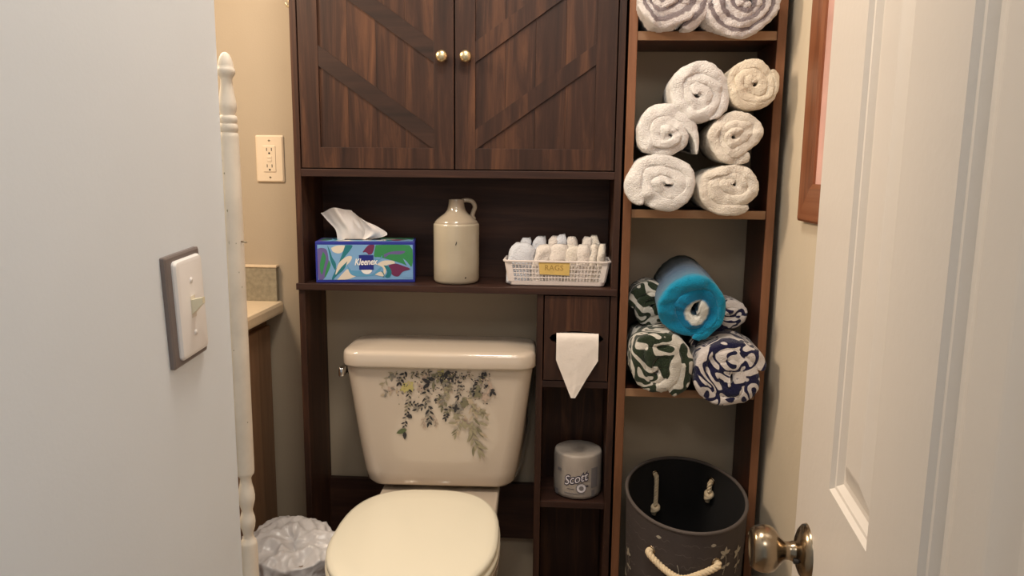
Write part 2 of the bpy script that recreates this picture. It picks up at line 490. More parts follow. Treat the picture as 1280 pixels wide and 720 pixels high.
# doors
def door_leaf(xa, xb, sgn, name):
    z0, z1 = 1.1925, 1.717
    d = bpy.data.objects.new('cabinet_door', None); COL.objects.link(d); d.parent = cab; d.empty_display_size = .05
    d.location = Vector(((xa+xb)/2, CF, z0))-cab.location
    sw = .047
    xi0, xi1, zi0, zi1 = xa+sw, xb-sw, z0+.049, z1-.049
    yb, yf = CF+.005, CF
    box('stile', xa, xi0, yf, CF+.016, z0, z1, 'walnut', d, bev=.0006); box('stile', xi1, xb, yf, CF+.016, z0, z1, 'walnut', d, bev=.0006)
    box('rail', xi0, xi1, yf, CF+.016, z0, zi0, 'walnut', d, bev=.0006); box('rail', xi0, xi1, yf, CF+.016, zi1, z1, 'walnut', d, bev=.0006)
    n = 4; w = (xi1-xi0)/n
    for k in range(n):
        box('plank', xi0+k*w+.0002, xi0+(k+1)*w-.0002, yb, CF+.014, zi0, zi1, 'walnut', d, bev=.0003)
    # slanted slats falling towards the meeting stile
    slope, th = .70, .047
    for k in range(4):
        low = 1.238 + k*.200                        # lower edge at the meeting stile
        pts = []
        xm, xo = (xi1, xi0) if sgn > 0 else (xi0, xi1)
        L = abs(xo-xm)
        poly = [(xm, low), (xo, low+slope*L), (xo, low+th+slope*L), (xm, low+th)]
        # clip to z range
        def clip(poly, zc, keep_below):
            out = []
            for i in range(len(poly)):
                a, b = poly[i], poly[(i+1) % len(poly)]
                ia = a[1] <= zc if keep_below else a[1] >= zc
                ib = b[1] <= zc if keep_below else b[1] >= zc
                if ia: out.append(a)
                if ia != ib:
                    t = (zc-a[1])/(b[1]-a[1]); out.append((a[0]+(b[0]-a[0])*t, zc))
            return out
        poly = clip(clip(poly, zi1, True), zi0, False)
        if len(poly) < 3: continue
        bm = bmesh.new(); loft(bm, [[(x, yf+.0008, z) for x, z in poly], [(x, yb+.001, z) for x, z in poly]])
        obj('diagonal_slat', bm, 'walnut_d' if sgn > 0 else 'walnut', d)
    kx = (xb-.026) if sgn > 0 else (xa+.026)
    bm = bmesh.new()
    lathe(bm, [(.006, 0), (.006, -.008), (.0075, -.010), (.0125, -.0125), (.0142, -.016), (.0138, -.020), (.011, -.0235), (.006, -.0255), (.0005, -.026)], n=28, axis='y', c0=(kx, CF, 1.450))
    obj('door_knob', bm, 'brass', d, True)
door_leaf(XL+T+.003, -.2465, 1, 'l'); door_leaf(-.2430, XRc-T-.003, -1, 'r')
# small brass hook at the cabinet's side
hp = at(357, 1, X=XL-.006)
bm = bmesh.new(); tube(bm, smooth_path([(XL, 1.80, 1.592), (XL-.008, 1.80, 1.592), (XL-.010, 1.80, 1.582), (XL-.006, 1.80, 1.573), (XL-.013, 1.80, 1.570), (XL-.018, 1.80, 1.578)], 6), .0025, 8); obj('hook', bm, 'brass', cab, True)

# ------------------------------------------------------------------ towel tower
TX0, TX1 = .156, .509
tower = empty('shelf_tower', ((TX0+TX1)/2, CB, 0), label='tall narrow open shelf unit of brown boards filled with rolled towels', cat='shelf')
TP = .020
for x0 in (TX0, TX1-TP):
    p = box('side_panel', x0, x0+TP, CF+.002, CB, 0, 1.80, 'tower_dark', tower)
    box('front_strip', x0, x0+TP, CF-.002, CF+.002, 0, 1.80, 'tower_edge', p, bev=.0015)  # thin front strip, coloured lighter and warmer than the board behind it
for z in (1.8, 1.488, 1.083, .644):
    s = box('shelf', TX0+TP, TX1-TP, CF+.006, CB, z, z+.020, 'tower_dark', tower)
    box('front_strip', TX0+TP, TX1-TP, CF+.002, CF+.006, z, z+.020, 'shelf_edge', s, bev=.0012)  # shelf fronts get a paler strip than the dark boards


# ------------------------------------------------------------------ rolled towels
def roll(name, c, rx, rz, L, turns, seed, mat, label, cat='towel', group=None, spin=1, start=0.0, tail=0.0, tail_bend=0.0, lump=.05, r0=.10,
         dome=.010, floor=None, tilt=0.0, yaw=0.0, droop=0.0, fuzz=.0022, rough=.005, warp=.022, warp_f=None):
    rnd = random.Random(seed); sv = Vector((seed*3.7, seed*1.3, seed*.7))
    Rm = (rx+rz)/2
    ph_max = 2*PI*turns; steps = int(60*turns)
    pitch = (Rm*(1-r0))/turns
    cols = []
    for i in range(steps+1):
        ph = ph_max*i/steps; f = i/steps
        r = Rm*r0 + (Rm-pitch*.5-Rm*r0)*f
        cols.append((ph, r, f, 0.0))
    ntail = 10 if tail else 0
    for k in range(1, ntail+1): cols.append((ph_max, cols[steps][1], 1.0, tail*k/ntail))
    bm = bmesh.new(); uvl = bm.loops.layers.uv.new('UVMap'); pvl = bm.loops.layers.uv.new('prof')
    V, UV, PV = [], [], []
    arc = 0.0
    end = len(cols)-1
    for i, (ph, r, f, tl) in enumerate(cols):
        outer = ph > ph_max-2*PI*1.02 or tl > 0
        t = pitch*(1.03 if tl == 0 else 1.0-.25*tl/tail)
        if i > end-3: t *= (.85, .65, .3)[2-(end-i)] if end-i < 3 else 1
        if i < 3: t *= (.35, .7, .9)[i]
        D = L if outer else .05
        e = t*.34
        prof = [(.5, D), (.5, D*.6), (.5, e*1.8+.004)]
        for k in range(9):
            a = PI*k/8; ca_, sa_ = math.cos(a), math.sin(a); prof.append((.5*math.copysign(abs(ca_)**.62, ca_), e*(1-sa_**.62)))
        prof += [(-.5, e*1.8+.004), (-.5, min(D, .05))]
        if i: arc += Rm*.14 if tl == 0 else tail/ntail
        row, ru, rp = [], [], []
        ca, sa = math.cos(start+spin*ph), math.sin(start+spin*ph)
        rad = Vector((ca, 0, sa)); tan = Vector((-sa*spin, 0, ca*spin))
        plen = 0.0
        for q, (dr, y) in enumerate(prof):
            rr_ = r + dr*t
            # lumpy radius, keeps neighbouring layers together
            nn = noise.noise(Vector((ca*1.1, sa*1.1, 0))*1.6 + sv)
            n2 = noise.noise(Vector((ca*rr_*45, sa*rr_*45, y*14))+sv*2)
            rr_ *= 1 + lump*nn*(1.2-.4*f)
            P = rad*rr_ + tan*tl + Vector((0, y, 0))
            if tl: P -= rad*(tail_bend*tl*tl/tail)
            wv = Vector((P.x, 0, P.z))*(13 if warp_f is None else warp_f)
            k_ = warp*(1-min(1, (rr_/Rm))**3)
            P.x += k_*noise.noise(wv+sv*4); P.z += k_*noise.noise(wv+sv*6)
            P.x *= rx/Rm*1.07; P.z *= rz/Rm*1.07
            fr = 1-min(1, y/.06)
            wob = noise.noise(Vector((ca*rr_*30, sa*rr_*30, ph*.15))+sv*5)
            wob2 = noise.noise(Vector((P.x*90, 7, P.z*90))+sv)
            P.y += fr*(rough*wob*1.6 + rough*.5*wob2 - dome*(1-(rr_/Rm)**2)) + fuzz*n2*fr
            P.x += fuzz*noise.noise(P*120+sv); P.z += fuzz*noise.noise(P*120+sv*3)
            if droop: P.z -= droop*max(0, 1-max(0, y)/.07)*(.6 if P.z > 0 else 1.0)
            bk_ = 1-.12*max(0, min(1, (y-.04)/.15)) if floor is None else 1
            P.x *= bk_; P.z *= bk_
            if q in (0,): P.x *= .93; P.z *= .93
            row.append(P); ru.append((arc, max(0, y)/L)); rp.append((dr+.5, rr_/Rm))
        if outer:
            row.insert(0, Vector((row[0].x*.05, L+.004, row[0].z*.05))); ru.insert(0, (arc, 1)); rp.insert(0, (1, 0))
        else:
            row.insert(0, row[0].copy()); ru.insert(0, ru[0]); rp.insert(0, rp[0])
        V.append([bm.verts.new(p) for p in row]); UV.append(ru); PV.append(rp)
    def face(idx):
        try: fc = bm.faces.new([V[a][b] for a, b in idx])
        except ValueError: return
        for l, (a, b) in zip(fc.loops, idx): l[uvl].uv = UV[a][b]; l[pvl].uv = PV[a][b]
    n = len(V[0])
    for i in range(len(V)-1):
        for j in range(n-1): face([(i, j), (i, j+1), (i+1, j+1), (i+1, j)])
    for i in (0, len(V)-1): face([(i, j) for j in range(n)])
    M = Matrix.Rotation(yaw, 4, 'Z') @ Matrix.Rotation(tilt, 4, 'X')
    bmesh.ops.transform(bm, matrix=M, verts=bm.verts)
    if floor is not None:
        for v in bm.verts:
            if c[1]+v.co.y > CF-.004: v.co.z = max(v.co.z, floor-c[2]+.0005)
    for v in bm.verts:                                        # stay clear of the back wall and tower sides
        v.co.y = min(v.co.y, WB-.004-c[1])
        if c[1]+v.co.y > CF-.006:
            v.co.x = min(max(v.co.x, TX0+TP+.001-c[0]), TX1-TP-.001-c[0])
    o = obj(name, bm, mat, None, True, world=False)
    o.location = c
    return tag(o, label, cat, group)

YT = 1.712
def tc(px, py, Y=YT): v = at(px, py, Y=Y); return (v.x, v.y, v.z)
g2 = 'white towels rolled on the middle tower shelf'
roll('rolled_towel', tc(828, 231), .078, .070, .21, 2.6, 1, 'white_towel', 'white rolled towel with a loose corner hanging over the shelf edge', group=g2, spin=1, start=R(-26), tail=.040, tail_bend=.35, floor=1.103, r0=.05, lump=.06)
roll('rolled_towel', tc(914, 235), .076, .060, .21, 2.7, 2, 'ivory_towel', 'white rolled towel on the shelf beside the loose-cornered one', group=g2, spin=1, start=R(50), floor=1.103, r0=.05, lump=.06)
roll('rolled_towel', tc(830, 165), .067, .062, .20, 2.8, 3, 'white_towel', 'white rolled towel with a long loose flap resting on the one below', group=g2, spin=-1, start=R(318), tail=.072, tail_bend=.32, r0=.05, lump=.06)
roll('rolled_towel', tc(922, 170), .066, .060, .20, 3.0, 4, 'ivory_towel', 'ivory rolled towel wedged directly under the small cream towel', group=g2, spin=1, start=R(290), tail=.012, tail_bend=.3, r0=.05, lump=.06)
roll('rolled_towel', tc(872, 117), .069, .073, .20, 2.6, 5, 'white_towel', 'large white rolled towel at the peak of the towel pile', group=g2, spin=-1, start=R(190), tail=.03, tail_bend=.4, r0=.05, lump=.06)
roll('rolled_towel', tc(939, 104), .058, .060, .19, 3.0, 6, 'cream_towel', 'small cream yellow rolled towel at the top of the towel pile', group=g2, spin=1, start=R(20), tail=.010, tail_bend=.3, r0=.05, lump=.04)
g1 = 'fleece throws on the upper tower shelf'
roll('rolled_throw', tc(840, -2), .081, .074, .20, 3.3, 7, 'sherpa', 'rolled grey and white fleece throw next to the cabinet side', 'throw', g1, spin=-1, start=R(40), floor=1.509, fuzz=.004, rough=.006, r0=.08)
roll('rolled_throw', tc(928, 0), .083, .074, .20, 3.3, 8, 'sherpa', 'rolled grey and white fleece throw whose edge hangs over the shelf', 'throw', g1, spin=-1, start=R(310), floor=1.509, tail=.02, fuzz=.004, rough=.006, r0=.08)
g3 = 'patterned towels on the lower tower shelf'
roll('rolled_towel', tc(823, 458, 1.70), .080, .082, .20, 2.7, 9, 'green_scroll', 'large green and white scroll-patterned rolled towel on the shelf', group=g3, spin=-1, start=R(200), floor=.664, r0=.05, tail=.015, lump=.07)
roll('rolled_towel', tc(912, 465, 1.70), .086, .078, .20, 2.7, 10, 'navy_scroll', 'large navy and white scroll-patterned rolled towel on the shelf', group=g3, spin=-1, start=R(280), floor=.664, droop=.014, tail=.02, r0=.05, lump=.06)
roll('rolled_towel', (.236, 1.80, .866), .056, .062, .12, 2.5, 11, 'green_scroll', 'smaller green and white rolled towel behind the blue towel', group=g3, spin=1, start=R(0), r0=.05)
roll('rolled_towel', (.420, 1.80, .842), .058, .050, .12, 2.5, 12, 'navy_scroll', 'smaller navy and white rolled towel behind the blue towel', group=g3, spin=1, start=R(90), r0=.05)
roll('rolled_towel', tc(862, 387, 1.715), .082, .083, .20, 2.4, 13, 'ombre', 'bright blue rolled beach towel with a white core on top of the others', group=g3, spin=-1, start=R(84), tail=.022, tail_bend=.2, tilt=R(12), r0=.14, lump=.05, dome=-.004)


# ------------------------------------------------------------------ toilet
toilet = empty('toilet', (-.287, 1.925, 0), R(1.5), label='almond china toilet with a floral decal on its tank', cat='toilet')
# local: x centred, y negative to the front
def tank_sec(z, hw, d, r):
    b = min(.234, hw+.034*min(1, (.735-z)/.2))
    return [(x*(hw/b+(1-hw/b)*(1+y/d)), y, zz) for x, y, zz in rrect(b, -d, -.008, r, z, 8)]
bm = bmesh.new()
secs = [(.387, .10, .12, .04), (.3980, .100, .12, .04), (.3981, .160, .150, .04), (.3990, .170, .163, .04), (.403, .177, .172, .042), (.412, .182, .178, .042), (.44, .187, .182, .042)]
for k in range(1, 9):
    f = k/8; secs.append((.44+f*.272, .187+.044*f, .182+.010*f, .042-.004*f))
loft(bm, [tank_sec(*s) for s in secs])
tank = obj('tank', bm, 'china', toilet, True, world=False, angle=60)
tree = BVHTree.FromPolygons([v.co for v in tank.data.vertices], [p.vertices for p in tank.data.polygons])
bm = bmesh.new()
rings = []
for z, i in [(.7135, .006), (.716, .001), (.720, 0), (.744, .0008), (.750, .003), (.7535, .008), (.7555, .018), (.7585, .05), (.7605, .085)]:
    rings.append(rrect(.2385-i, -.205+i, -.004-i*.5, max(.045-i*.3, .01), z, 8))
loft(bm, rings)
obj('tank_lid', bm, 'china', toilet, True, world=False, angle=70)
# lever on the tank's left side: near-black oval disc behind a chrome arm
bm = bmesh.new(); lathe(bm, [(1, 0), (1, -.010), (.9, -.0125), (.02, -.0125)], n=24, axis='x', c0=(0, 0, 0))
for v in bm.verts: v.co = Vector((-.2255+v.co.x, -.115+v.co.y*.020, .696+v.co.z*.026))
lv = obj('flush_lever_disc', bm, 'ink', toilet, True, world=False, angle=40)
bm = bmesh.new(); bx(bm, -.250, -.236, -.175, -.100, .681, .705, .005, 3); obj('lever_arm', bm, 'chrome', lv, True, world=False)
# bowl, deck, seat, lid
def dshape(a, y0, bf, bb, nf, nb, z, n=48, ins=0):
    out = []; dx = -.010
    for i in range(n):
        t = 2*PI*i/n; c, s = math.cos(t), math.sin(t)
        k, b = (nb, bb) if s > 0 else (nf, bf)
        out.append((dx+(a-ins)*math.copysign(abs(c)**(2/k), c), y0+(b-ins)*math.copysign(abs(s)**(2/k), s), z))
    return out
bm = bmesh.new()
loft(bm, [dshape(.105, -.36, .17, .22, 2.6, 4, 0), dshape(.10, -.36, .17, .22, 2.6, 4, .04), dshape(.095, -.37, .18, .20, 2.5, 3.5, .12), dshape(.125, -.42, .22, .20, 2.3, 3, .22),
          dshape(.160, -.46, .235, .20, 2.2, 3, .31), dshape(.176, -.48, .228, .205, 2.1, 3, .36), dshape(.178, -.48, .228, .205, 2.1, 3, .388), dshape(.168, -.48, .216, .20, 2.1, 3, .394)])
bowl = obj('bowl', bm, 'china', toilet, True, world=False, angle=60)
bm = bmesh.new(); loft(bm, [rrect(.10, -.34, -.06, .04, .20), rrect(.145, -.35, -.03, .05, .30), rrect(.150, -.355, -.02, .05, .36), rrect(.150, -.355, -.02, .05, .382), rrect(.145, -.35, -.025, .05, .3875)])
obj('deck', bm, 'china', toilet, True, world=False, angle=60)
bm = bmesh.new()
loft(bm, [dshape(.173, -.49, .222, .236, 2.1, 2.8, .395), dshape(.178, -.49, .227, .239, 2.1, 2.8, .399), dshape(.178, -.49, .227, .239, 2.1, 2.8, .409), dshape(.173, -.49, .222, .235, 2.1, 2.8, .4125)])
obj('seat', bm, 'seat', toilet, True, world=False, angle=60)
bm = bmesh.new()
loft(bm, [dshape(.171, -.49, .220, .234, 2.1, 2.8, .4135), dshape(.175, -.49, .224, .238, 2.1, 2.8, .416), dshape(.176, -.49, .225, .238, 2.1, 2.8, .424), dshape(.173, -.49, .222, .235, 2.1, 2.8, .429),
          dshape(.165, -.49, .214, .227, 2.1, 2.8, .4315), dshape(.14, -.49, .18, .17, 2.1, 2.8, .4345), dshape(.07, -.49, .09, .085, 2.1, 2.6, .437), dshape(.02, -.49, .03, .03, 2, 2, .4375)])
obj('seat_lid', bm, 'seat', toilet, True, world=False, angle=60)
for s in (-1, 1):
    bm = bmesh.new(); lathe(bm, [(.011, -.016), (.0125, -.012), (.0125, .012), (.011, .016)], n=16, axis='x', c0=(s*.075, -.262, .4005)); obj('hinge', bm, 'seat', toilet, True, world=False)

# floral decal, flat print on the tank's front (coordinates measured on the photograph, laid onto the tank)
rnd = random.Random(5)
dec_mats = ['l_black', 'l_sage', 'l_olive', 'l_yellow', 'l_mauve', 'l_grey', 'l_pale', 'l_green']
bm = bmesh.new(); layer = [0]
def on_tank(u, v):
    """u right, v down in decal units of the zoomed measure (831 x 720 over 150 x 130 px)"""
    p = at(470+u/5.54, 450+v/5.54, Y=1.735)
    x, z = p.x+.287, p.z
    hit = tree.ray_cast(Vector((x, -1, z)), Vector((0, 1, 0)))
    y = hit[0].y if hit[0] is not None else -.19
    return Vector((x, y-.0006-layer[0]*.000008, z))
def leaf(u, v, ang, ln, wd, mi):
    layer[0] += 1
    c, s = math.cos(ang), math.sin(ang); pts = []
    prof = [(0, 0), (.2, .7), (.45, 1), (.75, .65), (1, 0), (.75, -.65), (.45, -1), (.2, -.7)]
    for a, b in prof:
        x, y = a*ln*.88, b*wd*.42
        pts.append(bm.verts.new(on_tank(u+x*c-y*s, v+x*s+y*c)))
    f = bm.faces.new(pts); f.material_index = mi
def stem(pts, mi, w=3.0):
    for (a, b), (c, d) in zip(pts, pts[1:]):
        l = math.hypot(c-a, d-b); leaf(a, b, math.atan2(d-b, c-a), l*1.1, w, mi)
def sprig(pts, mis, ln, wd, n, spread=.9, stemmi=2):
    P = [(p.x, p.y) for p in smooth_path([(a, b, 0) for a, b in pts], 6)]
    stem(P[::2], stemmi, 3)
    for k in range(n):
        i = min(len(P)-2, int((k+.5)/n*(len(P)-1))); a, b = P[i], P[i+1]
        an = math.atan2(b[1]-a[1], b[0]-a[0])
        side = 1 if k % 2 else -1
        leaf(a[0], a[1], an+side*spread*rnd.uniform(.7, 1.2), ln*rnd.uniform(.7, 1.2), wd*rnd.uniform(.7, 1.2), rnd.choice(mis))
    a = P[-1]; b = P[-2]; leaf(a[0], a[1], math.atan2(a[1]-b[1], a[0]-b[0]), ln, wd, mis[0])
def blob(u, v, r, mi, n=6):
    for k in range(n): leaf(u, v, 2*PI*k/n+rnd.random()*.6, r*rnd.uniform(.7, 1.1), r*.62, mi)
# pale background sprays
for u, v in [(100, 110), (90, 200), (330, 120), (300, 190), (480, 200), (520, 330), (620, 280), (690, 230), (740, 250), (600, 430), (660, 330), (720, 370), (540, 400), (430, 290)]:
    blob(u, v, 40, rnd.choice([6, 4, 6, 1, 5]), 5)
sprig([(140, 70), (80, 110), (45, 160)], [6, 1], 42, 13, 6)
sprig([(140, 190), (90, 210), (50, 230)], [6, 5], 40, 18, 5)
blob(215, 180, 62, 3, 7); blob(180, 195, 40, 3, 5); blob(440, 95, 44, 3, 5)
sprig([(190, 75), (170, 120), (150, 150)], [0, 0, 5], 40, 19, 7)
sprig([(230, 75), (260, 110), (300, 90), (350, 80)], [0, 2, 5], 34, 12, 9)
sprig([(215, 200), (215, 270), (205, 340), (190, 420), (180, 480)], [0, 0, 2, 5], 32, 15, 22)
sprig([(215, 300), (250, 300), (280, 310)], [0, 0], 30, 16, 6)
leaf(200, 480, R(160), 88, 44, 7); leaf(185, 495, R(90), 64, 34, 0); leaf(205, 375, R(40), 48, 38, 0)
sprig([(340, 200), (330, 270), (355, 340), (355, 400), (350, 430)], [0, 0, 5], 46, 20, 15)
sprig([(340, 300), (300, 330), (270, 340)], [0, 5], 40, 18, 6)
sprig([(370, 390), (395, 420), (400, 450)], [4, 4, 5], 26, 14, 6); sprig([(330, 390), (310, 430), (320, 455)], [4, 4], 26, 14, 6)
sprig([(470, 80), (420, 120), (360, 160)], [0, 2, 2], 66, 34, 8)
sprig([(470, 80), (490, 110), (480, 150)], [0, 0, 2], 52, 30, 7)
blob(400, 275, 17, 0, 6); blob(435, 260, 34, 2, 5); blob(595, 122, 18, 0, 6)
sprig([(450, 130), (480, 190), (470, 250), (450, 320)], [2, 5, 1], 52, 24, 12)
sprig([(520, 90), (550, 150), (570, 200), (560, 250)], [0, 0, 5], 36, 16, 12)
sprig([(540, 320), (480, 350), (470, 400)], [0, 0, 2], 34, 18, 12)
blob(550, 330, 58, 5, 7); blob(540, 335, 38, 0, 4); blob(600, 300, 50, 2, 6); blob(680, 225, 55, 2, 7); blob(660, 210, 42, 5, 5); blob(640, 285, 34, 6, 6)
sprig([(700, 120), (690, 170), (670, 220)], [0, 2], 44, 20, 8); sprig([(740, 80), (730, 110)], [0, 0], 36, 20, 4)
sprig([(760, 150), (770, 190), (790, 215)], [0, 0, 4], 48, 24, 6); blob(740, 260, 42, 4, 5)
sprig([(650, 300), (660, 400), (655, 480), (665, 560), (700, 620)], [1, 2, 1, 6], 84, 26, 16, .6)
leaf(680, 460, R(58), 110, 36, 2); leaf(655, 490, R(115), 110, 24, 1); leaf(660, 600, R(92), 84, 24, 2); leaf(695, 620, R(80), 84, 20, 1); leaf(670, 560, R(35), 84, 22, 1); leaf(690, 430, R(20), 90, 26, 1); leaf(700, 500, R(35), 86, 22, 6)
sprig([(600, 380), (560, 440), (540, 510)], [1, 2, 6], 52, 18, 10); leaf(548, 435, R(180), 74, 24, 1)
blob(600, 450, 46, 1, 5); sprig([(650, 360), (700, 350), (740, 390)], [1, 6], 48, 18, 7)
for k in range(230):                                               # small berries and buds
    u = rnd.uniform(140, 770); v = 75+abs(rnd.gauss(0, 110))
    if v > 330 and not (130 < u < 240 or 300 < u < 400 or 450 < u < 600): continue
    if v > 420: continue
    leaf(u, v, rnd.uniform(0, 6.3), rnd.uniform(10, 24), rnd.uniform(7, 13), rnd.choice([0, 0, 0, 2, 5, 4]))
obj('floral_decal', bm, dec_mats, tank, world=False)

# ------------------------------------------------------------------ things on the cabinet shelf
ZS = .911
tb = empty('tissue_box', (-.4715, 1.797, ZS), R(9), label='blue tissue box printed with leaves, one tissue pulled up', cat='tissue box')
hw, dp, ht = .1215, .105, .103
bm = bmesh.new(); bx(bm, -hw, hw, 0, dp, .0005, ht, .0015); body = obj('carton', bm, 'box_blue', tb, world=False)
pm = ['p_sky', 'p_teal', 'p_green', 'p_cream', 'p_plum', 'p_violet', 'p_navy', 'p_white', 'p_mid']
bm = bmesh.new(); lay = [0]
def pr(pts, mi, smooth=True, top=False):
    """polygon measured on the zoomed box front: frame 105..1180 x 195..575"""
    lay[0] += 1
    if smooth:
        q = [(p.x, p.y) for p in smooth_path([(a, b, 0) for a, b in pts+[pts[0]]], 4)][:-1]
    else: q = pts
    out = []
    for u, v in q:
        u = min(max(u, 108), 1178); v = min(max(v, 196), 574)
        x = -hw+.005+(u-108)/1070*(2*hw-.010)
        if not top: out.append(bm.verts.new((x, -.0003-lay[0]*.00003, .008+(574-v)/378*(ht-.016))))
        else: out.append(bm.verts.new((x, .004+(574-v)/378*(dp-.008), ht+.0003+lay[0]*.00003)))
    try:
        f = bm.faces.new(out); f.material_index = mi
    except ValueError: pass
def art(top):
    pr([(108, 196), (1178, 196), (1178, 574), (108, 574)], 0, False, top)
    pr([(110, 240), (160, 230), (215, 260), (230, 400), (200, 520), (160, 574), (110, 560)], 5, True, top)
    pr([(170, 270), (200, 330), (180, 420), (150, 520), (130, 420)], 2, True, top); pr([(235, 360), (250, 420), (200, 530), (180, 540), (205, 440)], 2, True, top)
    pr([(220, 200), (250, 260), (270, 330), (310, 400), (300, 470), (255, 380), (240, 300)], 1, True, top)
    pr([(262, 230), (330, 205), (420, 210), (390, 270), (340, 290), (280, 270)], 3, True, top)
    pr([(420, 200), (500, 205), (460, 270), (400, 340), (330, 450), (290, 560), (262, 560), (330, 420), (370, 330)], 1, True, top)
    pr([(300, 520), (340, 400), (430, 325), (490, 325), (470, 380), (400, 440), (340, 500)], 3, True, top)
    pr([(440, 375), (400, 460), (330, 520), (270, 572), (300, 530), (370, 440)], 1, True, top)
    pr([(320, 574), (400, 490), (450, 460), (560, 515), (440, 570)], 3, True, top)
    pr([(430, 400), (480, 470), (580, 480), (700, 520), (820, 430), (800, 490), (740, 530), (560, 540), (470, 510)], 8, True, top)
    pr([(612, 275), (680, 200), (745, 198), (720, 290), (660, 300)], 4, True, top)
    pr([(760, 200), (1140, 200), (1165, 430), (1060, 400), (960, 370), (800, 330), (740, 320)], 2, True, top)
    pr([(850, 300), (940, 270), (1090, 265), (1040, 300), (920, 300), (860, 335)], 5, True, top)
    pr([(740, 340), (800, 350), (830, 310), (820, 350), (760, 380)], 8, True, top)
    pr([(770, 410), (840, 370), (950, 370), (970, 400), (880, 420), (870, 500), (840, 520), (840, 450)], 3, True, top)
    pr([(900, 420), (980, 400), (1080, 430), (1150, 460), (1060, 490), (1010, 540), (940, 520)], 4, True, top)
    pr([(845, 420), (900, 430), (935, 490), (910, 552), (860, 545), (885, 490)], 1, True, top); pr([(820, 480), (845, 500), (850, 550), (830, 540)], 1, True, top)
    pr([(1040, 520), (1100, 480), (1178, 480), (1178, 550), (1080, 552)], 0, True, top); pr([(1065, 345), (1110, 380), (1160, 450), (1120, 440)], 0, True, top)
    pr([(745, 520), (800, 490), (830, 500), (840, 540)], 3, True, top)
    pr([(590, 470), (710, 470), (690, 505), (650, 515), (610, 500)], 7, True, top); pr([(590, 300), (640, 275), (670, 300)], 0, True, top)
art(False)
pr([(570, 308), (733, 308), (733, 466), (570, 466)], 6, False)
lay[0] = 0; art(True)
obj('printed_pattern', bm, pm, body, world=False)
bm = text_mesh('Kleenex', .0165, .25, .0004)
for v in bm.verts:
    x, y = v.co.x, v.co.y
    v.co = Vector((x*1.0-.002+(652-643)/1070*(2*hw), -.0016, .008+(574-383)/378*(ht-.016)+y*1.35+x*.03))
obj('brand_lettering', bm, 'p_white', body, world=False)
bm = bmesh.new(); bx(bm, -.055, .035, .035, .070, ht+.0012, ht+.0016); obj('slot', bm, 'ink', body, world=False)
# tissue : two lobes of one pinched sheet standing out of the slot
bm = bmesh.new()
def lobe(Lp, Rp, arch, y0, y1, n1, seed):
    nu, nv = 26, 14; V = []
    A = smooth_path([(a, b, 0) for a, b in Lp], 8); B = smooth_path([(a, b, 0) for a, b in Rp], 8)
    for j in range(nv+1):
        f = j/nv; a = A[int(f*(len(A)-1))]; b = B[int(f*(len(B)-1))]; row = []
        for i in range(nu+1):
            q = i/nu; u = a.x+(b.x-a.x)*q; v = a.y+(b.y-a.y)*q-arch*math.sin(q*PI)*f*f+0.9*math.sin(q*n1*1.1+seed)*f**3
            P = at(u, v, Y=1.835)
            y = y0+(y1-y0)*f+(.007*math.sin(q*n1+seed)+.002*math.sin(q*n1*2.3+2*seed)+.010*(q-.5)**2)*(.25+.75*f)
            xl = P.x+.4715; row.append(bm.verts.new((xl/math.cos(R(9)), y-xl*.10, P.z-ZS)))
        V.append(row)
    for j in range(nv):
        for i in range(nu): bm.faces.new((V[j][i], V[j][i+1], V[j+1][i+1], V[j+1][i]))
lobe([(425, 301), (423, 288), (414, 277), (405, 266)], [(462, 301), (461, 291), (452, 277), (443, 264)], 5, .050, .040, 9, .6)
lobe([(455, 301), (459, 290), (453, 277), (444, 264)], [(458, 301), (486, 294), (474, 283), (455, 275)], 1, .046, .026, 7, 2.1)
obj('tissue', bm, 'tissue', tb, True, world=False)

# stoneware jug
jug = empty('stoneware_jug', (-.250, 1.838, ZS), R(10), label='old grey beige stoneware jug with a small loop handle', cat='jug')
bm = bmesh.new()
lathe(bm, [(.050, .0005), (.0545, .003), (.0570, .009), (.0572, .05), (.0570, .10), (.0572, .143), (.0565, .1475), (.0545, .149), (.045, .149)], n=48)
obj('jug_body', bm, 'stoneware', jug, True, world=False, angle=50)
bm = bmesh.new()
lathe(bm, [(.050, .1475), (.0545, .149), (.0545, .1515), (.050, .157), (.042, .164), (.031, .172), (.0235, .181), (.0205, .191), (.0195, .200), (.0195, .205), (.0185, .208), (.014, .208), (.012, .204), (.012, .19)], n=40)
obj('jug_shoulder', bm, 'stoneware_top', jug, True, world=False, angle=50)
bm = bmesh.new(); tube(bm, smooth_path([(.014, 0, .204), (.026, 0, .206), (.040, 0, .202), (.046, 0, .190), (.042, 0, .177), (.040, 0, .168), (.044, 0, .158)], 6), .0058, 10)
obj('handle', bm, 'stoneware_top', jug, True, world=False)
for x, z, w, h in ((-.003, .103, .0011, .005), (.020, .018, .002, .002)):
    bm = bmesh.new(); y = -math.sqrt(.0572**2-x*x)
    lathe(bm, [(.0002, -.0005), (1, -.0004), (1, .001)], n=10, axis='y', c0=(0, 0, 0))
    for v in bm.verts: v.co = Vector((x+v.co.x*w+v.co.z*h*.3, y+v.co.y, z+v.co.z*h))
    obj('glaze_chip', bm, 'ink', jug, world=False)

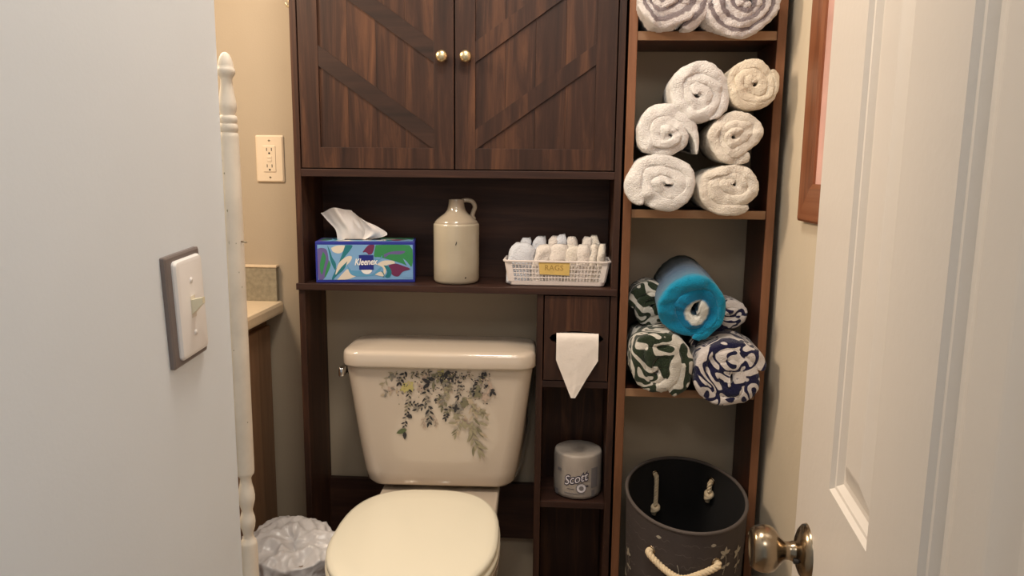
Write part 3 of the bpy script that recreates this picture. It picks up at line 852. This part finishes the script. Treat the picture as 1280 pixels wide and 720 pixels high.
# plastic basket
bk = empty('plastic_basket', (.003, 1.845, ZS), R(-.5), label='white plastic lattice basket with yellow tape label holding washcloths', cat='basket')
b0, b1, bh, bd0, bd1 = .117, .128, .064, .048, .054
def bw(f): return b0+(b1-b0)*f, bd0+(bd1-bd0)*f
bm = bmesh.new()
loft(bm, [rrect(bw(f)[0]+o, -bw(f)[1]-o, bw(f)[1]+o, .012, z) for f, z, o in ((0, .0005, -.003), (0, .003, 0), (.18, .0125, .0006), (.18, .0125, -.0014), (.02, .004, -.0022))])
obj('base_tray', bm, 'basket', bk, world=False)
bm = bmesh.new()
loft(bm, [rrect(bw(1)[0]+o, -bw(1)[1]-o, bw(1)[1]+o, .014, z) for z, o in ((bh-.005, 0), (bh-.004, .004), (bh-.001, .0045), (bh, .003), (bh, -.001), (bh-.005, -.0015), (bh-.005, 0))], False, False)
obj('rim', bm, 'basket', bk, True, world=False, angle=40)
bm = bmesh.new()
def bar(a, b, w): tube(bm, [a, b], w, 4)
nf = 27
for side in (-1, 1):
    for k in range(nf+1):
        s = -1+2*k/nf; s *= .87
        bar((s*bw(.18)[0], side*bw(.18)[1], .012), (s*bw(1)[0], side*bw(1)[1], bh-.003), .0011)
    for k in range(9):
        s = (-1+2*k/8)*.84
        bar((side*bw(.18)[0], s*bw(.18)[1], .012), (side*bw(1)[0], s*bw(1)[1], bh-.003), .0011)
for k in range(1, 5):
    f = .18+.82*k/5; z = .0115+(bh-.0115)*(f-.18)/.82
    ring = rrect(bw(f)[0], -bw(f)[1], bw(f)[1], .012, z)
    tube(bm, ring+[ring[0]], .0011, 4, False)
obj('lattice', bm, 'basket', bk, world=False)
for sx in (-1, 1):
    for sy in (-1, 1):
        bm = bmesh.new(); pts = []                                      # solid corner strips
        for f, z in ((.18, .0115), (1, bh-.003)):
            w, d = bw(f)
            pts.append([(sx*w*.87, sy*(d+.0006), z), (sx*(w-.004), sy*(d+.0004), z), (sx*(w+.0004), sy*(d-.004), z), (sx*(w+.0006), sy*d*.84, z), (sx*(w-.0014), sy*d*.84, z), (sx*(w-.005), sy*(d-.003), z), (sx*w*.87, sy*(d-.0012), z)])
        loft(bm, pts); obj('corner_strip', bm, 'basket', bk, world=False)
bm = bmesh.new()
tx0, tx1 = -.0445, .0305
def tpz(f): return .0115+(bh-.0115)*(f-.18)/.82
loft(bm, [[(tx0, -bw(.99)[1]-.0018, tpz(.99)), (tx1+.001, -bw(.99)[1]-.0018, tpz(.96)), (tx1, -bw(.44)[1]-.0018, tpz(.44)), (tx0+.003, -bw(.47)[1]-.0018, tpz(.47))],
          [(tx0, -bw(.99)[1]-.0024, tpz(.99)), (tx1+.001, -bw(.99)[1]-.0024, tpz(.96)), (tx1, -bw(.44)[1]-.0024, tpz(.44)), (tx0+.003, -bw(.47)[1]-.0024, tpz(.47))]])
lab = obj('tape_label', bm, 'tape', bk, world=False)
bm = text_mesh('RAGS', .018, 0, .0002)
for v in bm.verts:
    f = .72; z = tpz(f)+v.co.y*1.05; ff = .18+.82*(z-.0115)/(bh-.0115)
    v.co = Vector(((tx0+tx1)/2+v.co.x*1.05, -bw(ff)[1]-.0027, z))
obj('label_lettering', bm, 'tape_ink', lab, world=False)

def cloth(x, y, w, d, z0, z1, lean, seed, mat, layers=2):
    """folded washcloth standing on edge: rounded loops side by side"""
    bm = bmesh.new(); sv = Vector((seed*2.3, seed, 0)); lw = w/layers
    for k in range(layers):
        cxk = -w/2+lw*(k+.5); hh = (z1-z0)*(1-.06*((k*seed) % 3)/2)
        rings = []
        nz_ = 12
        for j in range(nz_+1):
            f = j/nz_; z = hh*f
            top = max(0, (f-.70)/.30); s = max(.55, math.sqrt(max(0, 1-.75*top**3)))
            ring = []
            for i in range(16):
                a = 2*PI*i/16; c, sn = math.cos(a), math.sin(a)
                px = cxk+lw*.52*s*math.copysign(abs(c)**.7, c); py = d/2*(.35+.65*s)*math.copysign(abs(sn)**.55, sn)
                p = Vector((px+lean*z, py, z))
                p += Vector((noise.noise(p*55+sv), noise.noise(p*55+sv*2), .6*noise.noise(p*55+sv*3)))*.0055*(.3+f)
                ring.append(p)
            rings.append(ring)
        loft(bm, rings)
    o = obj('washcloth', bm, mat, None, True, world=False)
    o.location = (x, y, z0); o.rotation_euler = (0, 0, R(((seed*37) % 13)-6))
    return tag(o, LBL, 'washcloth', 'folded washcloths in the white basket')
fr_l = [('wide folded bluish white washcloth lying at the basket end', -.090, .053, 1.014, .10, 'wash_cool', 1), ('white folded washcloth next to the wide bluish one in the basket', -.044, .036, 1.011, .20, 'wash_white', 1),
        ('broad white folded washcloth behind the tape label of the basket', -.004, .042, 1.013, .18, 'wash_white', 1), ('narrow cream washcloth right beside the broad white one in the basket', .032, .030, 1.009, .15, 'wash_cream', 1),
        ('white folded washcloth between two cream ones in the basket', .064, .032, 1.013, .06, 'wash_white', 1), ('crumpled cream washcloth at the basket end near the towel tower', .096, .034, 1.015, .12, 'wash_cream', 2)]
for i, (LBL, x, w, z1, lean, mt, ly) in enumerate(fr_l): cloth(x-.003, 1.820, w*1.14, .042, .9165, z1, lean, i+1, mt, ly)
LBL = 'folded pale washcloth standing in the back row of the basket'
for i, (x, w, z1, lean, mt) in enumerate([(-.086, .030, 1.024, .1, 'wash_cool'), (-.052, .034, 1.026, .1, 'wash_cool'), (-.016, .026, 1.029, .1, 'wash_white'), (.012, .030, 1.033, .0, 'wash_cool'), (.044, .028, 1.028, -.05, 'wash_white'), (.073, .026, 1.028, .05, 'wash_white'), (.101, .024, 1.031, -.05, 'wash_cream')]):
    cloth(x, 1.868, w, .040, .9165, z1, lean, i+11, mt, 1)

# ------------------------------------------------------------------ toilet paper
tpx0, tpx1 = .005, .107
tpr = empty('toilet_paper_roll', (.056, 1.855, .745), label='toilet paper roll in the slotted dispenser with a pointed end hanging out', cat='toilet paper')
bm = bmesh.new(); lathe(bm, [(.02, -.050), (.052, -.050), (.052, .050), (.02, .050)], n=32, axis='x', c0=(.056, 1.855, .740)); obj('roll', bm, 'toilet_paper', tpr, True, angle=40)
bm = bmesh.new(); V = []
path = smooth_path([(1.812, .771, 0), (1.790, .797, 0), (1.772, .8005, 0), (1.762, .797, 0), (1.7575, .785, 0), (1.7565, .76, 0), (1.757, .72, 0), (1.7575, .69, 0), (1.757, .665, 0), (1.756, .641, 0)], 5)
for k, p in enumerate(path):
    y, z = p.x, p.y
    xa, xb = tpx0, tpx1
    if z < .735 and k > 15:
        f = (.735-z)/(.735-.640)
        ca = .0495
        xa = tpx0+(ca-.006-tpx0)*max(0, f)**1.0; xb = tpx1+(ca+.004-tpx1)*max(0, f)**.95
    row = []
    for i in range(13):
        s = i/12; w = .0012*noise.noise(Vector((s*6, z*50, 1)))
        row.append(bm.verts.new((xa+(xb-xa)*s, y+w-.001*math.sin(s*PI), z)))
    V.append(row)
for a, b in zip(V, V[1:]):
    for i in range(12): bm.faces.new((a[i], a[i+1], b[i+1], b[i]))
obj('hanging_sheet', bm, 'toilet_paper', tpr, True)

tr = empty('wrapped_toilet_roll', (.0675, 1.842, .3625), R(0), label='paper-wrapped spare toilet roll standing in the lower cubby', cat='toilet roll')
rad, hh = .0615, .118
bm = bmesh.new(); rings = []
for r, z in [(.052, .0005), (.060, .004), (rad, .012), (rad+.0005, .04), (rad, .07), (rad+.0004, .1), (.0612, .112), (.0598, .1165), (.056, .118), (.026, .1172), (.018, .1135), (.012, .112), (.003, .112)]:
    rings.append([((r+.0011*noise.noise(Vector((math.cos(a)*3, math.sin(a)*3, z*60))))*math.cos(a), (r+.0011*noise.noise(Vector((math.cos(a)*3, math.sin(a)*3, z*60))))*math.sin(a), z+.0012*noise.noise(Vector((math.cos(a)*r*90, math.sin(a)*r*90, 4)))) for a in [2*PI*i/48 for i in range(48)]])
loft(bm, rings); wr = obj('wrapper', bm, 'wrapper', tr, True, world=False, angle=60)
def wrap(bm, x0, z0, slope=0.0, off=.0014):
    for v in bm.verts:
        s = v.co.x+x0; z = z0+v.co.y+slope*v.co.x; a = s/rad-PI/2
        v.co = Vector(((rad+off)*math.cos(a), (rad+off)*math.sin(a), z))
    return bm
for mt, of, dz in (('wrapper_dark', .0026, .0013), ('wrapper_light', .0001, .0018)):
    bm = text_mesh('Scott', .034, .12, of); bmesh.ops.subdivide_edges(bm, edges=[e for e in bm.edges if e.calc_length() > .006], cuts=2)
    for v in bm.verts: v.co.x *= .82
    obj('brand_lettering', wrap(bm, -.006, .058, .28, dz), mt, wr, world=False)
def patch(x0, x1, z0, z1, mt, off=.0012, n=6):
    bm = bmesh.new(); a = []; b = []
    for i in range(n+1):
        x = x0+(x1-x0)*i/n; a.append(bm.verts.new((x, z0, 0))); b.append(bm.verts.new((x, z1, 0)))
    for i in range(n): bm.faces.new((a[i], a[i+1], b[i+1], b[i]))
    obj('wrapper_print', wrap(bm, 0, 0, 0, off), mt, wr, world=False)
patch(-.036, .016, .0175, .0195, 'wrapper_grey'); patch(-.036, -.010, .012, .0135, 'wrapper_grey'); patch(.034, .055, .032, .085, 'wrapper_grey'); patch(.036, .046, .009, .026, 'wrapper_grey'); patch(-.072, -.058, .006, .02, 'wrapper_grey'); patch(-.060, -.046, .072, .080, 'wrapper_grey')
patch(.018, .026, .0375, .041, 'wrapper_dark', .0016); patch(-.028, -.010, .030, .0312, 'wrapper_dark', .0016)
for r1, mt, of in ((.0135, 'wrapper_grey', .0013), (.0115, 'wrapper_light', .0016), (.006, 'wrapper_grey', .0019)):
    bm = bmesh.new(); bm.faces.new([bm.verts.new((r1*math.cos(2*PI*i/20), r1*math.sin(2*PI*i/20), 0)) for i in range(20)]); bmesh.ops.triangulate(bm, faces=bm.faces)
    obj('wrapper_print', wrap(bm, .008, .034, 0, of), mt, wr, world=False)

# ------------------------------------------------------------------ hamper
hx, hy, ha_, hb_, han, hz = .321, 1.700, .141, .215, -.07, .434
ham = empty('laundry_hamper', (hx, hy, 0), label='oval charcoal fabric laundry hamper with rope handles under the towel shelves', cat='hamper')
def hpt(t, z, o=0.0):
    k = .90+.10*z/hz; a, b = ha_*k+o, hb_*k+o
    x, y = a*math.cos(t), b*math.sin(t)
    w = .0025*noise.noise(Vector((math.cos(t)*2, math.sin(t)*2, z*9)))*(1 if o >= -.001 else .8)
    x *= 1+w*3; y *= 1+w*3
    rzm = 0
    return Vector((x*math.cos(han)-y*math.sin(han), x*math.sin(han)+y*math.cos(han), z+rzm))
NT = 72
bm = bmesh.new(); loft(bm, [[hpt(2*PI*i/NT, z) for i in range(NT)] for z in (.0005, .05, .1, .15, .2, .25, .3, .35, .4, hz)], True, False); obj('fabric_wall', bm, 'hamper', ham, True, world=False, angle=60)
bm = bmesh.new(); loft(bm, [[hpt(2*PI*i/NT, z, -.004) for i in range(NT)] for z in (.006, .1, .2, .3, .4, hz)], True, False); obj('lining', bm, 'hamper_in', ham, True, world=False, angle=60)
bm = bmesh.new(); rp_ = [hpt(2*PI*i/NT, hz, -.002) for i in range(NT)]; tube(bm, rp_+[rp_[0]], .0042, 8, False); obj('rim_piping', bm, 'hamper_trim', ham, True, world=False)
# find the angle / height on the hamper side for a pixel
def ham_at(px, py, inner=False):
    best = None
    for i in range(360):
        t = 2*PI*i/360
        if (math.sin(t) > .15) != inner: continue
        for j in range(0, 90):
            z = hz*j/89
            p = hpt(t, z, -.004 if inner else 0)+Vector((hx, hy, 0))-Vector((0, 0, H))
            dpt = p.dot(fw); qx = 640+FPX*p.dot(rt)/dpt; qy = 360-FPX*p.dot(up)/dpt
            e = (qx-px)**2+(qy-py)**2
            if best is None or e < best[0]: best = (e, t, z)
    return best[1], best[2]
tA, zA = ham_at(815, 687); tB, zB = ham_at(894, 702)
def grommet(t, z, inner=False):
    p = hpt(t, z, -.004 if inner else 0); q = hpt(t, z, .01)
    nrm = (q-p); nrm.z = 0; nrm.normalize(); 
    if inner: nrm = -nrm
    bm = bmesh.new(); tube(bm, [p+nrm*.0012+(nrm.cross(Vector((0, 0, 1)))*math.cos(a)+Vector((0, 0, 1))*math.sin(a))*.0085 for a in [2*PI*i/20 for i in range(21)]], .0026, 8, False)
    obj('grommet', bm, 'nickel', ham, True, world=False)
    return p, nrm
pA, nA = grommet(tA, zA); pB, nB = grommet(tB, zB)
mid = (pA+pB)/2+(nA+nB).normalized()*.045
sag = mid+Vector((0, 0, -.028))
bm = bmesh.new(); rope(bm, smooth_path([pA-nA*.006, pA+nA*.010+Vector((0, 0, -.004)), pA.lerp(sag, .5)+Vector((0, 0, -.010))+nA*.006, sag+Vector((0, 0, 0)), pB.lerp(sag, .5)+Vector((0, 0, -.006))+nB*.006, pB+nB*.010+Vector((0, 0, -.003)), pB-nB*.006], 14), .0075); obj('rope_handle', bm, 'rope', ham, True, world=False)
for (qx, qy), ln in (((819, 592), .085), ((889, 602), .028)):
    t_, z_ = ham_at(qx, qy, True); p, nr = grommet(t_, z_, True)
    bm = bmesh.new(); e = p+nr*.010+Vector((0, 0, -ln))
    rope(bm, smooth_path([p-nr*.002, p+nr*.008+Vector((0, 0, -.004)), p.lerp(e, .5)+nr*.005, e], 12), .0062)
    for k in range(3):
        rg = [e+Vector((.007*math.cos(a+k), .007*math.sin(a+k)*.8, -.004-.004*k+.005*math.sin(a*1+k*2))) for a in [2*PI*i/14 for i in range(15)]]
        tube(bm, rg, .0062, 8, False)
    tube(bm, [e+Vector((0, 0, -.008)), e+Vector((-.004, 0, -.026))], .006, 8)
    obj('inner_rope', bm, 'rope', ham, True, world=False)
# printed sprigs and script on the canvas
bm = bmesh.new(); hl = [0]
def hleaf(t, z, ang, ln, wd, mi=0):
    hl[0] += 1; pts = []
    for a, b in [(0, 0), (.2, .7), (.5, 1), (.8, .55), (1, 0), (.8, -.55), (.5, -1), (.2, -.7)]:
        x, y = a*ln, b*wd*.5; du, dz = x*math.cos(ang)-y*math.sin(ang), x*math.sin(ang)+y*math.cos(ang)
        pts.append(bm.verts.new(hpt(t+du/.16, min(z+dz, hz-.006), .0012+.00001*hl[0])))
    bm.faces.new(pts).material_index = mi
def hline(pts, wd, mi):
    P = smooth_path([(t, z, 0) for t, z in pts], 6)
    for a, b in zip(P, P[1:]):
        du, dz = (b.x-a.x)*.16, b.y-a.y; hleaf(a.x, a.y, math.atan2(dz, du), math.hypot(du, dz)*1.15, wd, mi)
for (qx, qy) in ((905, 692), (786, 690), (783, 715), (920, 690), (845, 705)):
    t_, z_ = ham_at(qx, qy)
    hline([(t_, z_-.05), (t_+.05, z_-.02), (t_+.02, z_)], .0022, 0)
    if qx != 845:
        for a in (R(150), R(80), R(215), R(20)): hleaf(t_+.02, z_, a, .017, .009)
        hleaf(t_+.05, z_-.03, R(190), .015, .008); hleaf(t_+.05, z_-.03, R(10), .014, .008)
rnd = random.Random(3)
for row in range(9):
    t = PI+.25
    z0 = .405-row*.024
    while t < 2*PI-.2:
        ln = rnd.uniform(.02, .05); P = []
        for k in range(7): P.append((t+ln/.16*k/6, z0+rnd.uniform(-.004, .004)))
        if rnd.random() < .8: hline(P, .0012, 1)
        t += ln/.16+rnd.uniform(.03, .2)
for t, w in ((4.2, .05), (4.9, .07), (5.5, .05)):
    hleaf(t, hz-.014, R(5), .012, .008, 0)
obj('canvas_print', bm, ['hamper_leaf', 'hamper_script'], ham, world=False)

# ------------------------------------------------------------------ picture frame on the right wall
pf = empty('picture_frame', (XR, 1.28, 1.092), label='wide orange brown wooden picture frame on the cream wall behind the door', cat='picture frame')
fy0, fy1, fz0, fz1, fw_ = .95, 1.617, 1.092, 1.79, .078
xf, xb_ = XR-.016, XR-.001
def frame_rail(pts, mt):
    bm = bmesh.new()
    o0, o1, i1, i0 = pts
    loft(bm, [[(xb_, *o0), (xb_, *o1), (xb_, *i1), (xb_, *i0)], [(xf+.003, *o0), (xf+.003, *o1), (xf+.003, *i1), (xf+.003, *i0)],
              [(xf, o0[0]+(i0[0]-o0[0])*.06, o0[1]+(i0[1]-o0[1])*.06), (xf, o1[0]+(i1[0]-o1[0])*.06, o1[1]+(i1[1]-o1[1])*.06), (xf, i1[0]+(o1[0]-i1[0])*.12, i1[1]+(o1[1]-i1[1])*.12), (xf, i0[0]+(o0[0]-i0[0])*.12, i0[1]+(o0[1]-i0[1])*.12)]])
    obj('frame_rail', bm, mt, pf)
oc = [(fy1, fz0), (fy0, fz0), (fy0, fz1), (fy1, fz1)]
ic = [(fy1-fw_, fz0+fw_), (fy0+fw_, fz0+fw_), (fy0+fw_, fz1-fw_), (fy1-fw_, fz1-fw_)]
for k in range(4):
    j = (k+1) % 4; frame_rail((oc[k], oc[j], ic[j], ic[k]), 'frame_wood_y' if k in (0, 2) else 'frame_wood')
box('picture', XR-.008, XR-.001, fy0+.07, fy1-.07, fz0+.07, fz1-.07, 'art', pf, bev=0)

# ------------------------------------------------------------------ outlet on the back wall
ou = empty('power_outlet', (-.762, WB, 1.215), label='almond double power outlet above the vanity counter', cat='outlet')
def ob(name, x0, x1, d0, d1, z0, z1, mt, par=None, bev=.0008):
    bm = bmesh.new(); bx(bm, x0, x1, -d1, -d0, z0, z1, bev); return obj(name, bm, mt, par or ou, world=False)
bm = bmesh.new(); loft(bm, [rrect(.0375, -.0615, .0615, .004, 0), rrect(.0375, -.0615, .0615, .004, .003), rrect(.034, -.058, .058, .004, .006)])
for v in bm.verts: v.co = Vector((v.co.x, -v.co.z, v.co.y))
obj('wall_plate', bm, 'almond_plastic', ou, world=False)
rc = ob('receptacle', -.0165, .0165, .004, .0078, -.034, .034, 'almond_plastic')
for s in (-1, 1):
    cz = s*.0215
    for dx in (-.0065, .0065): ob('slot', dx-.001, dx+.001, .0074, .0081, cz-.001, cz+.007, 'ink', rc, 0)
    bm = bmesh.new(); lathe(bm, [(.0026, -.0081), (.0026, -.0072)], n=12, axis='y', c0=(0, 0, cz-.007)); obj('ground_hole', bm, 'ink', rc, world=False)
ob('test_button', -.006, .006, .0076, .0088, -.0075, -.001, 'almond_plastic', rc); ob('reset_button', -.006, .006, .0076, .0088, .001, .0075, 'almond_plastic', rc)
for s in (-1, 1):
    bm = bmesh.new(); lathe(bm, [(.0028, -.0055), (.0028, -.0066), (.0005, -.0072)], n=12, axis='y', c0=(0, 0, s*.048)); obj('screw', bm, 'steel', ou, world=False)

# ------------------------------------------------------------------ light switch on the left wall (local x = out of wall)
sw = empty('light_switch', (XP, .801, 1.034), label='white toggle light switch with a taupe backing plate', cat='switch')
sw.rotation_euler = (R(4.0), 0, 0)
def sb(name, y0, y1, d0, d1, z0, z1, mt, par=None, bev=.0008):
    bm = bmesh.new(); bx(bm, d0, d1, y0, y1, z0, z1, bev); return obj(name, bm, mt, par or sw, world=False)
bm = bmesh.new(); loft(bm, [rrect(.0385, -.063, .063, .002, 0), rrect(.0385, -.063, .063, .002, .0045), rrect(.0365, -.061, .061, .002, .006)])
for v in bm.verts: v.co = Vector((v.co.z, v.co.x, v.co.y))
obj('backing_plate', bm, 'plate_back', sw, world=False)
bm = bmesh.new(); loft(bm, [rrect(.0305, -.0565, .0565, .006, .005), rrect(.0305, -.0565, .0565, .006, .008), rrect(.029, -.055, .055, .006, .0105), rrect(.026, -.052, .052, .005, .0114)])
for v in bm.verts: v.co = Vector((v.co.z, v.co.x+.003, v.co.y))
pl = obj('switch_plate', bm, 'white_plastic', sw, True, world=False, angle=30)
sb('toggle_slot', -.0025, .0085, .0108, .0117, -.0125, .0125, 'p_cream', pl, 0)
bm = bmesh.new(); loft(bm, [[(.011, y, z) for y, z in ((-.0015, -.009), (.0075, -.009), (.0075, .008), (-.0015, .008))], [(.024, y, z) for y, z in ((0, .004), (.006, .004), (.006, .011), (0, .011))]])
obj('toggle', bm, 'toggle', sw, world=False)
for s in (-1, 1):
    bm = bmesh.new(); lathe(bm, [(.0032, .0108), (.0032, .0119), (.0005, .0126)], n=14, axis='x', c0=(0, .003, s*.0305)); obj('screw', bm, 'white_plastic', sw, True, world=False)

# ------------------------------------------------------------------ turned post
post = empty('turned_post', (-.4175, .9335, 0), label='slim cream painted turned wooden post at the wall end', cat='post')
ytab = [(65, 1.332), (100, 1.299), (300, 1.098), (594, .777), (682, .674), (720, .628)]
def pz(y):
    for (a, za), (b, zb) in zip(ytab, ytab[1:]):
        if y <= b: return za+(zb-za)*(y-a)/(b-a)
    return ytab[-1][1]
pp = [(64, .4), (64.8, 2.6), (67, 4.8), (71, 6.8), (76, 8.3), (81, 9.2), (84, 9.3), (85.5, 10.3), (88, 10.9), (91, 10.7), (94, 9.6), (96, 7.8), (100, 6.9), (105, 6.9), (112, 7.9), (120, 9.2), (127, 10.4), (132, 10.8), (137, 10.2), (141, 8.8), (143, 8.6), (144.5, 10.4), (148, 11.0), (151, 10.6), (153, 9.4), (154.5, 10.6), (158, 11.4), (162, 11.0), (164, 9.6), (165.5, 10.9), (170, 11.6), (300, 11.9), (590, 11.6), (593, 11), (596, 8.4), (599, 7.0), (604, 7.6), (612, 9.6), (620, 10.8), (626, 10.6), (633, 8.6), (638, 7.2), (641, 7.6), (647, 9.4), (653, 10.0), (659, 9.2), (666, 7.0), (670, 6.6), (674, 8), (677, 10.4), (680, 10.9), (684, 11.2), (720, 11.4)]
prof = [(r/970, pz(y)) for y, r in pp] + [(.0118, .0)]
bm = bmesh.new(); lathe(bm, [(max(.0004, r), z) for r, z in prof], n=28); obj('spindle', bm, 'post', post, True, world=False, angle=55)
bm = bmesh.new(); tube(bm, [(.010, -.004, 1.0965), (.019, -.006, 1.0955)], .0009, 8); obj('nail', bm, 'steel', post, True, world=False)
bm = bmesh.new(); rnd = random.Random(11)
for k in range(16):                                                  # worn spots
    a = -PI/2+rnd.uniform(-1.1, 1.1); z = rnd.choice([rnd.uniform(.8, 1.2), rnd.uniform(1.09, 1.14)]); h_ = rnd.uniform(.001, .0035); w_ = rnd.uniform(.03, .09)
    q = [bm.verts.new((.01235*math.cos(a+da), .01235*math.sin(a+da), z+dz)) for da, dz in ((-w_, 0), (0, -h_), (w_, 0), (0, h_))]; bm.faces.new(q)
tag(obj('worn_spots', bm, 'l_sage', post, world=False), kind='stuff')

# ------------------------------------------------------------------ vanity
van = empty('vanity_cabinet', (-.99, 1.50, 0), label='brown wooden vanity cabinet under the laminate counter', cat='cabinet')
box('carcass', -1.198, -.790, 1.06, WB-.003, .08, .798, 'vanity_wood', van)
box('plinth', -1.19, -.83, 1.07, WB-.004, 0, .08, 'walnut', van)
for y0, y1 in ((1.07, 1.49), (1.50, 1.925)):
    d = box('cabinet_door', -.790, -.772, y0, y1, .11, .77, 'vanity_wood', van, bev=.003)
    bm = bmesh.new(); lathe(bm, [(.005, 0), (.005, .012), (.012, .018), (.010, .026), (.001, .028)], n=18, axis='x', c0=(-.772, 1.46 if y0 < 1.2 else 1.53, .60)); obj('knob', bm, 'brass', d, True)
ct = empty('vanity_counter', (-.99, 1.5, .7985), label='cream laminate vanity counter with a speckled grey backsplash', cat='counter')
bm = bmesh.new()
pr_ = [(-1.198, .7985), (-.748, .7985), (-.743, .802), (-.742, .808), (-.742, .824), (-.745, .831), (-.752, .834), (-1.198, .834)]
loft(bm, [[(x, y, z) for x, z in pr_] for y in (1.05, WB-.001)]); obj('countertop', bm, 'counter', ct)
box('backsplash', -1.198, -.752, WB-.018, WB-.001, .834, .926, 'splash', ct)
box('backsplash_cap', -1.198, -.750, WB-.020, WB-.001, .926, .932, 'counter', ct)
fa = empty('faucet', (-.855, 1.80, .8345), label='dark bronze faucet with a pinkish copper lever on the vanity counter', cat='faucet')
bm = bmesh.new(); loft(bm, [[(x*1.0+.036*math.cos(a), y+.020*math.sin(a), z) for a in [2*PI*i/24 for i in range(24)]] for x, y, z in ((-.855, 1.80, .835), (-.855, 1.80, .842))]); obj('base', bm, 'bronze', fa, True, angle=40)
bm = bmesh.new(); lathe(bm, [(.016, .842), (.014, .85), (.012, .878), (.014, .888), (.010, .894), (.001, .896)], cx=-.865, cy=1.80, n=20); obj('valve_body', bm, 'bronze', fa, True, angle=50)
bm = bmesh.new(); tube(bm, smooth_path([(-.865, 1.80, .884), (-.856, 1.80, .885), (-.848, 1.80, .883), (-.835, 1.80, .882), (-.824, 1.80, .882), (-.816, 1.80, .883)], 5), [.009]*4+[.008, .0075, .006, .005]+[.0035]*10+[.004, .005, .0055, .0055, .005, .004, .002, .001], 10); obj('lever', bm, 'copper', fa, True)

# ------------------------------------------------------------------ waste bin with bag
wb = empty('waste_bin', (-.600, 1.585, 0), label='small waste bin lined with a crinkled white plastic bag beside the toilet', cat='waste bin')
bm = bmesh.new(); loft(bm, [[(r*math.cos(2*PI*i/40), r*.92*math.sin(2*PI*i/40), z) for i in range(40)] for r, z in ((.085, .0005), (.088, .05), (.095, .15), (.097, .28), (.098, .310), (.093, .310), (.088, .15), (.083, .01))]); obj('bin', bm, 'bin', wb, True, world=False, angle=50)
bm = bmesh.new(); rings = []; NB = 170
def ridge(P, k, o): return .30-abs(noise.noise(P*k+Vector((o, o*2, o*3))))*1.3
for j in range(50):
    f = j/49; ring = []
    for i in range(NB):
        a = 2*PI*i/NB; c, s = math.cos(a), math.sin(a)
        hem = .14+.05*noise.noise(Vector((c*1.5, s*1.5, 3)))+(.10*max(0, math.cos(a+.55))**3)
        rimz = .328+.010*noise.noise(Vector((c*1.3, s*1.3, 9)))+.010*math.cos(a-2.4)
        if f < .6: z = hem+(rimz-hem)*f/.6; r = .108+.008*(f/.6)
        else: q = (f-.6)/.4; z = rimz+.014*math.sin(q*PI/2); r = .116*max(0, 1-q)**.75+.0005
        P = Vector((c*r, s*r*.92, z))
        nd = Vector((c, s, 0)) if f < .55 else Vector((c*(1-f), s*(1-f), f)).normalized()
        stretch = Vector((P.x*1.0, P.y*1.0, P.z*.55))
        d = .020*ridge(stretch, 17, 1.3)+.010*ridge(stretch, 33, 4.1)+.004*ridge(P, 70, 2.2)
        ring.append(P+nd*d)
    rings.append(ring)
loft(bm, rings, False, True); obj('bag_liner', bm, 'bag', wb, True, world=False)
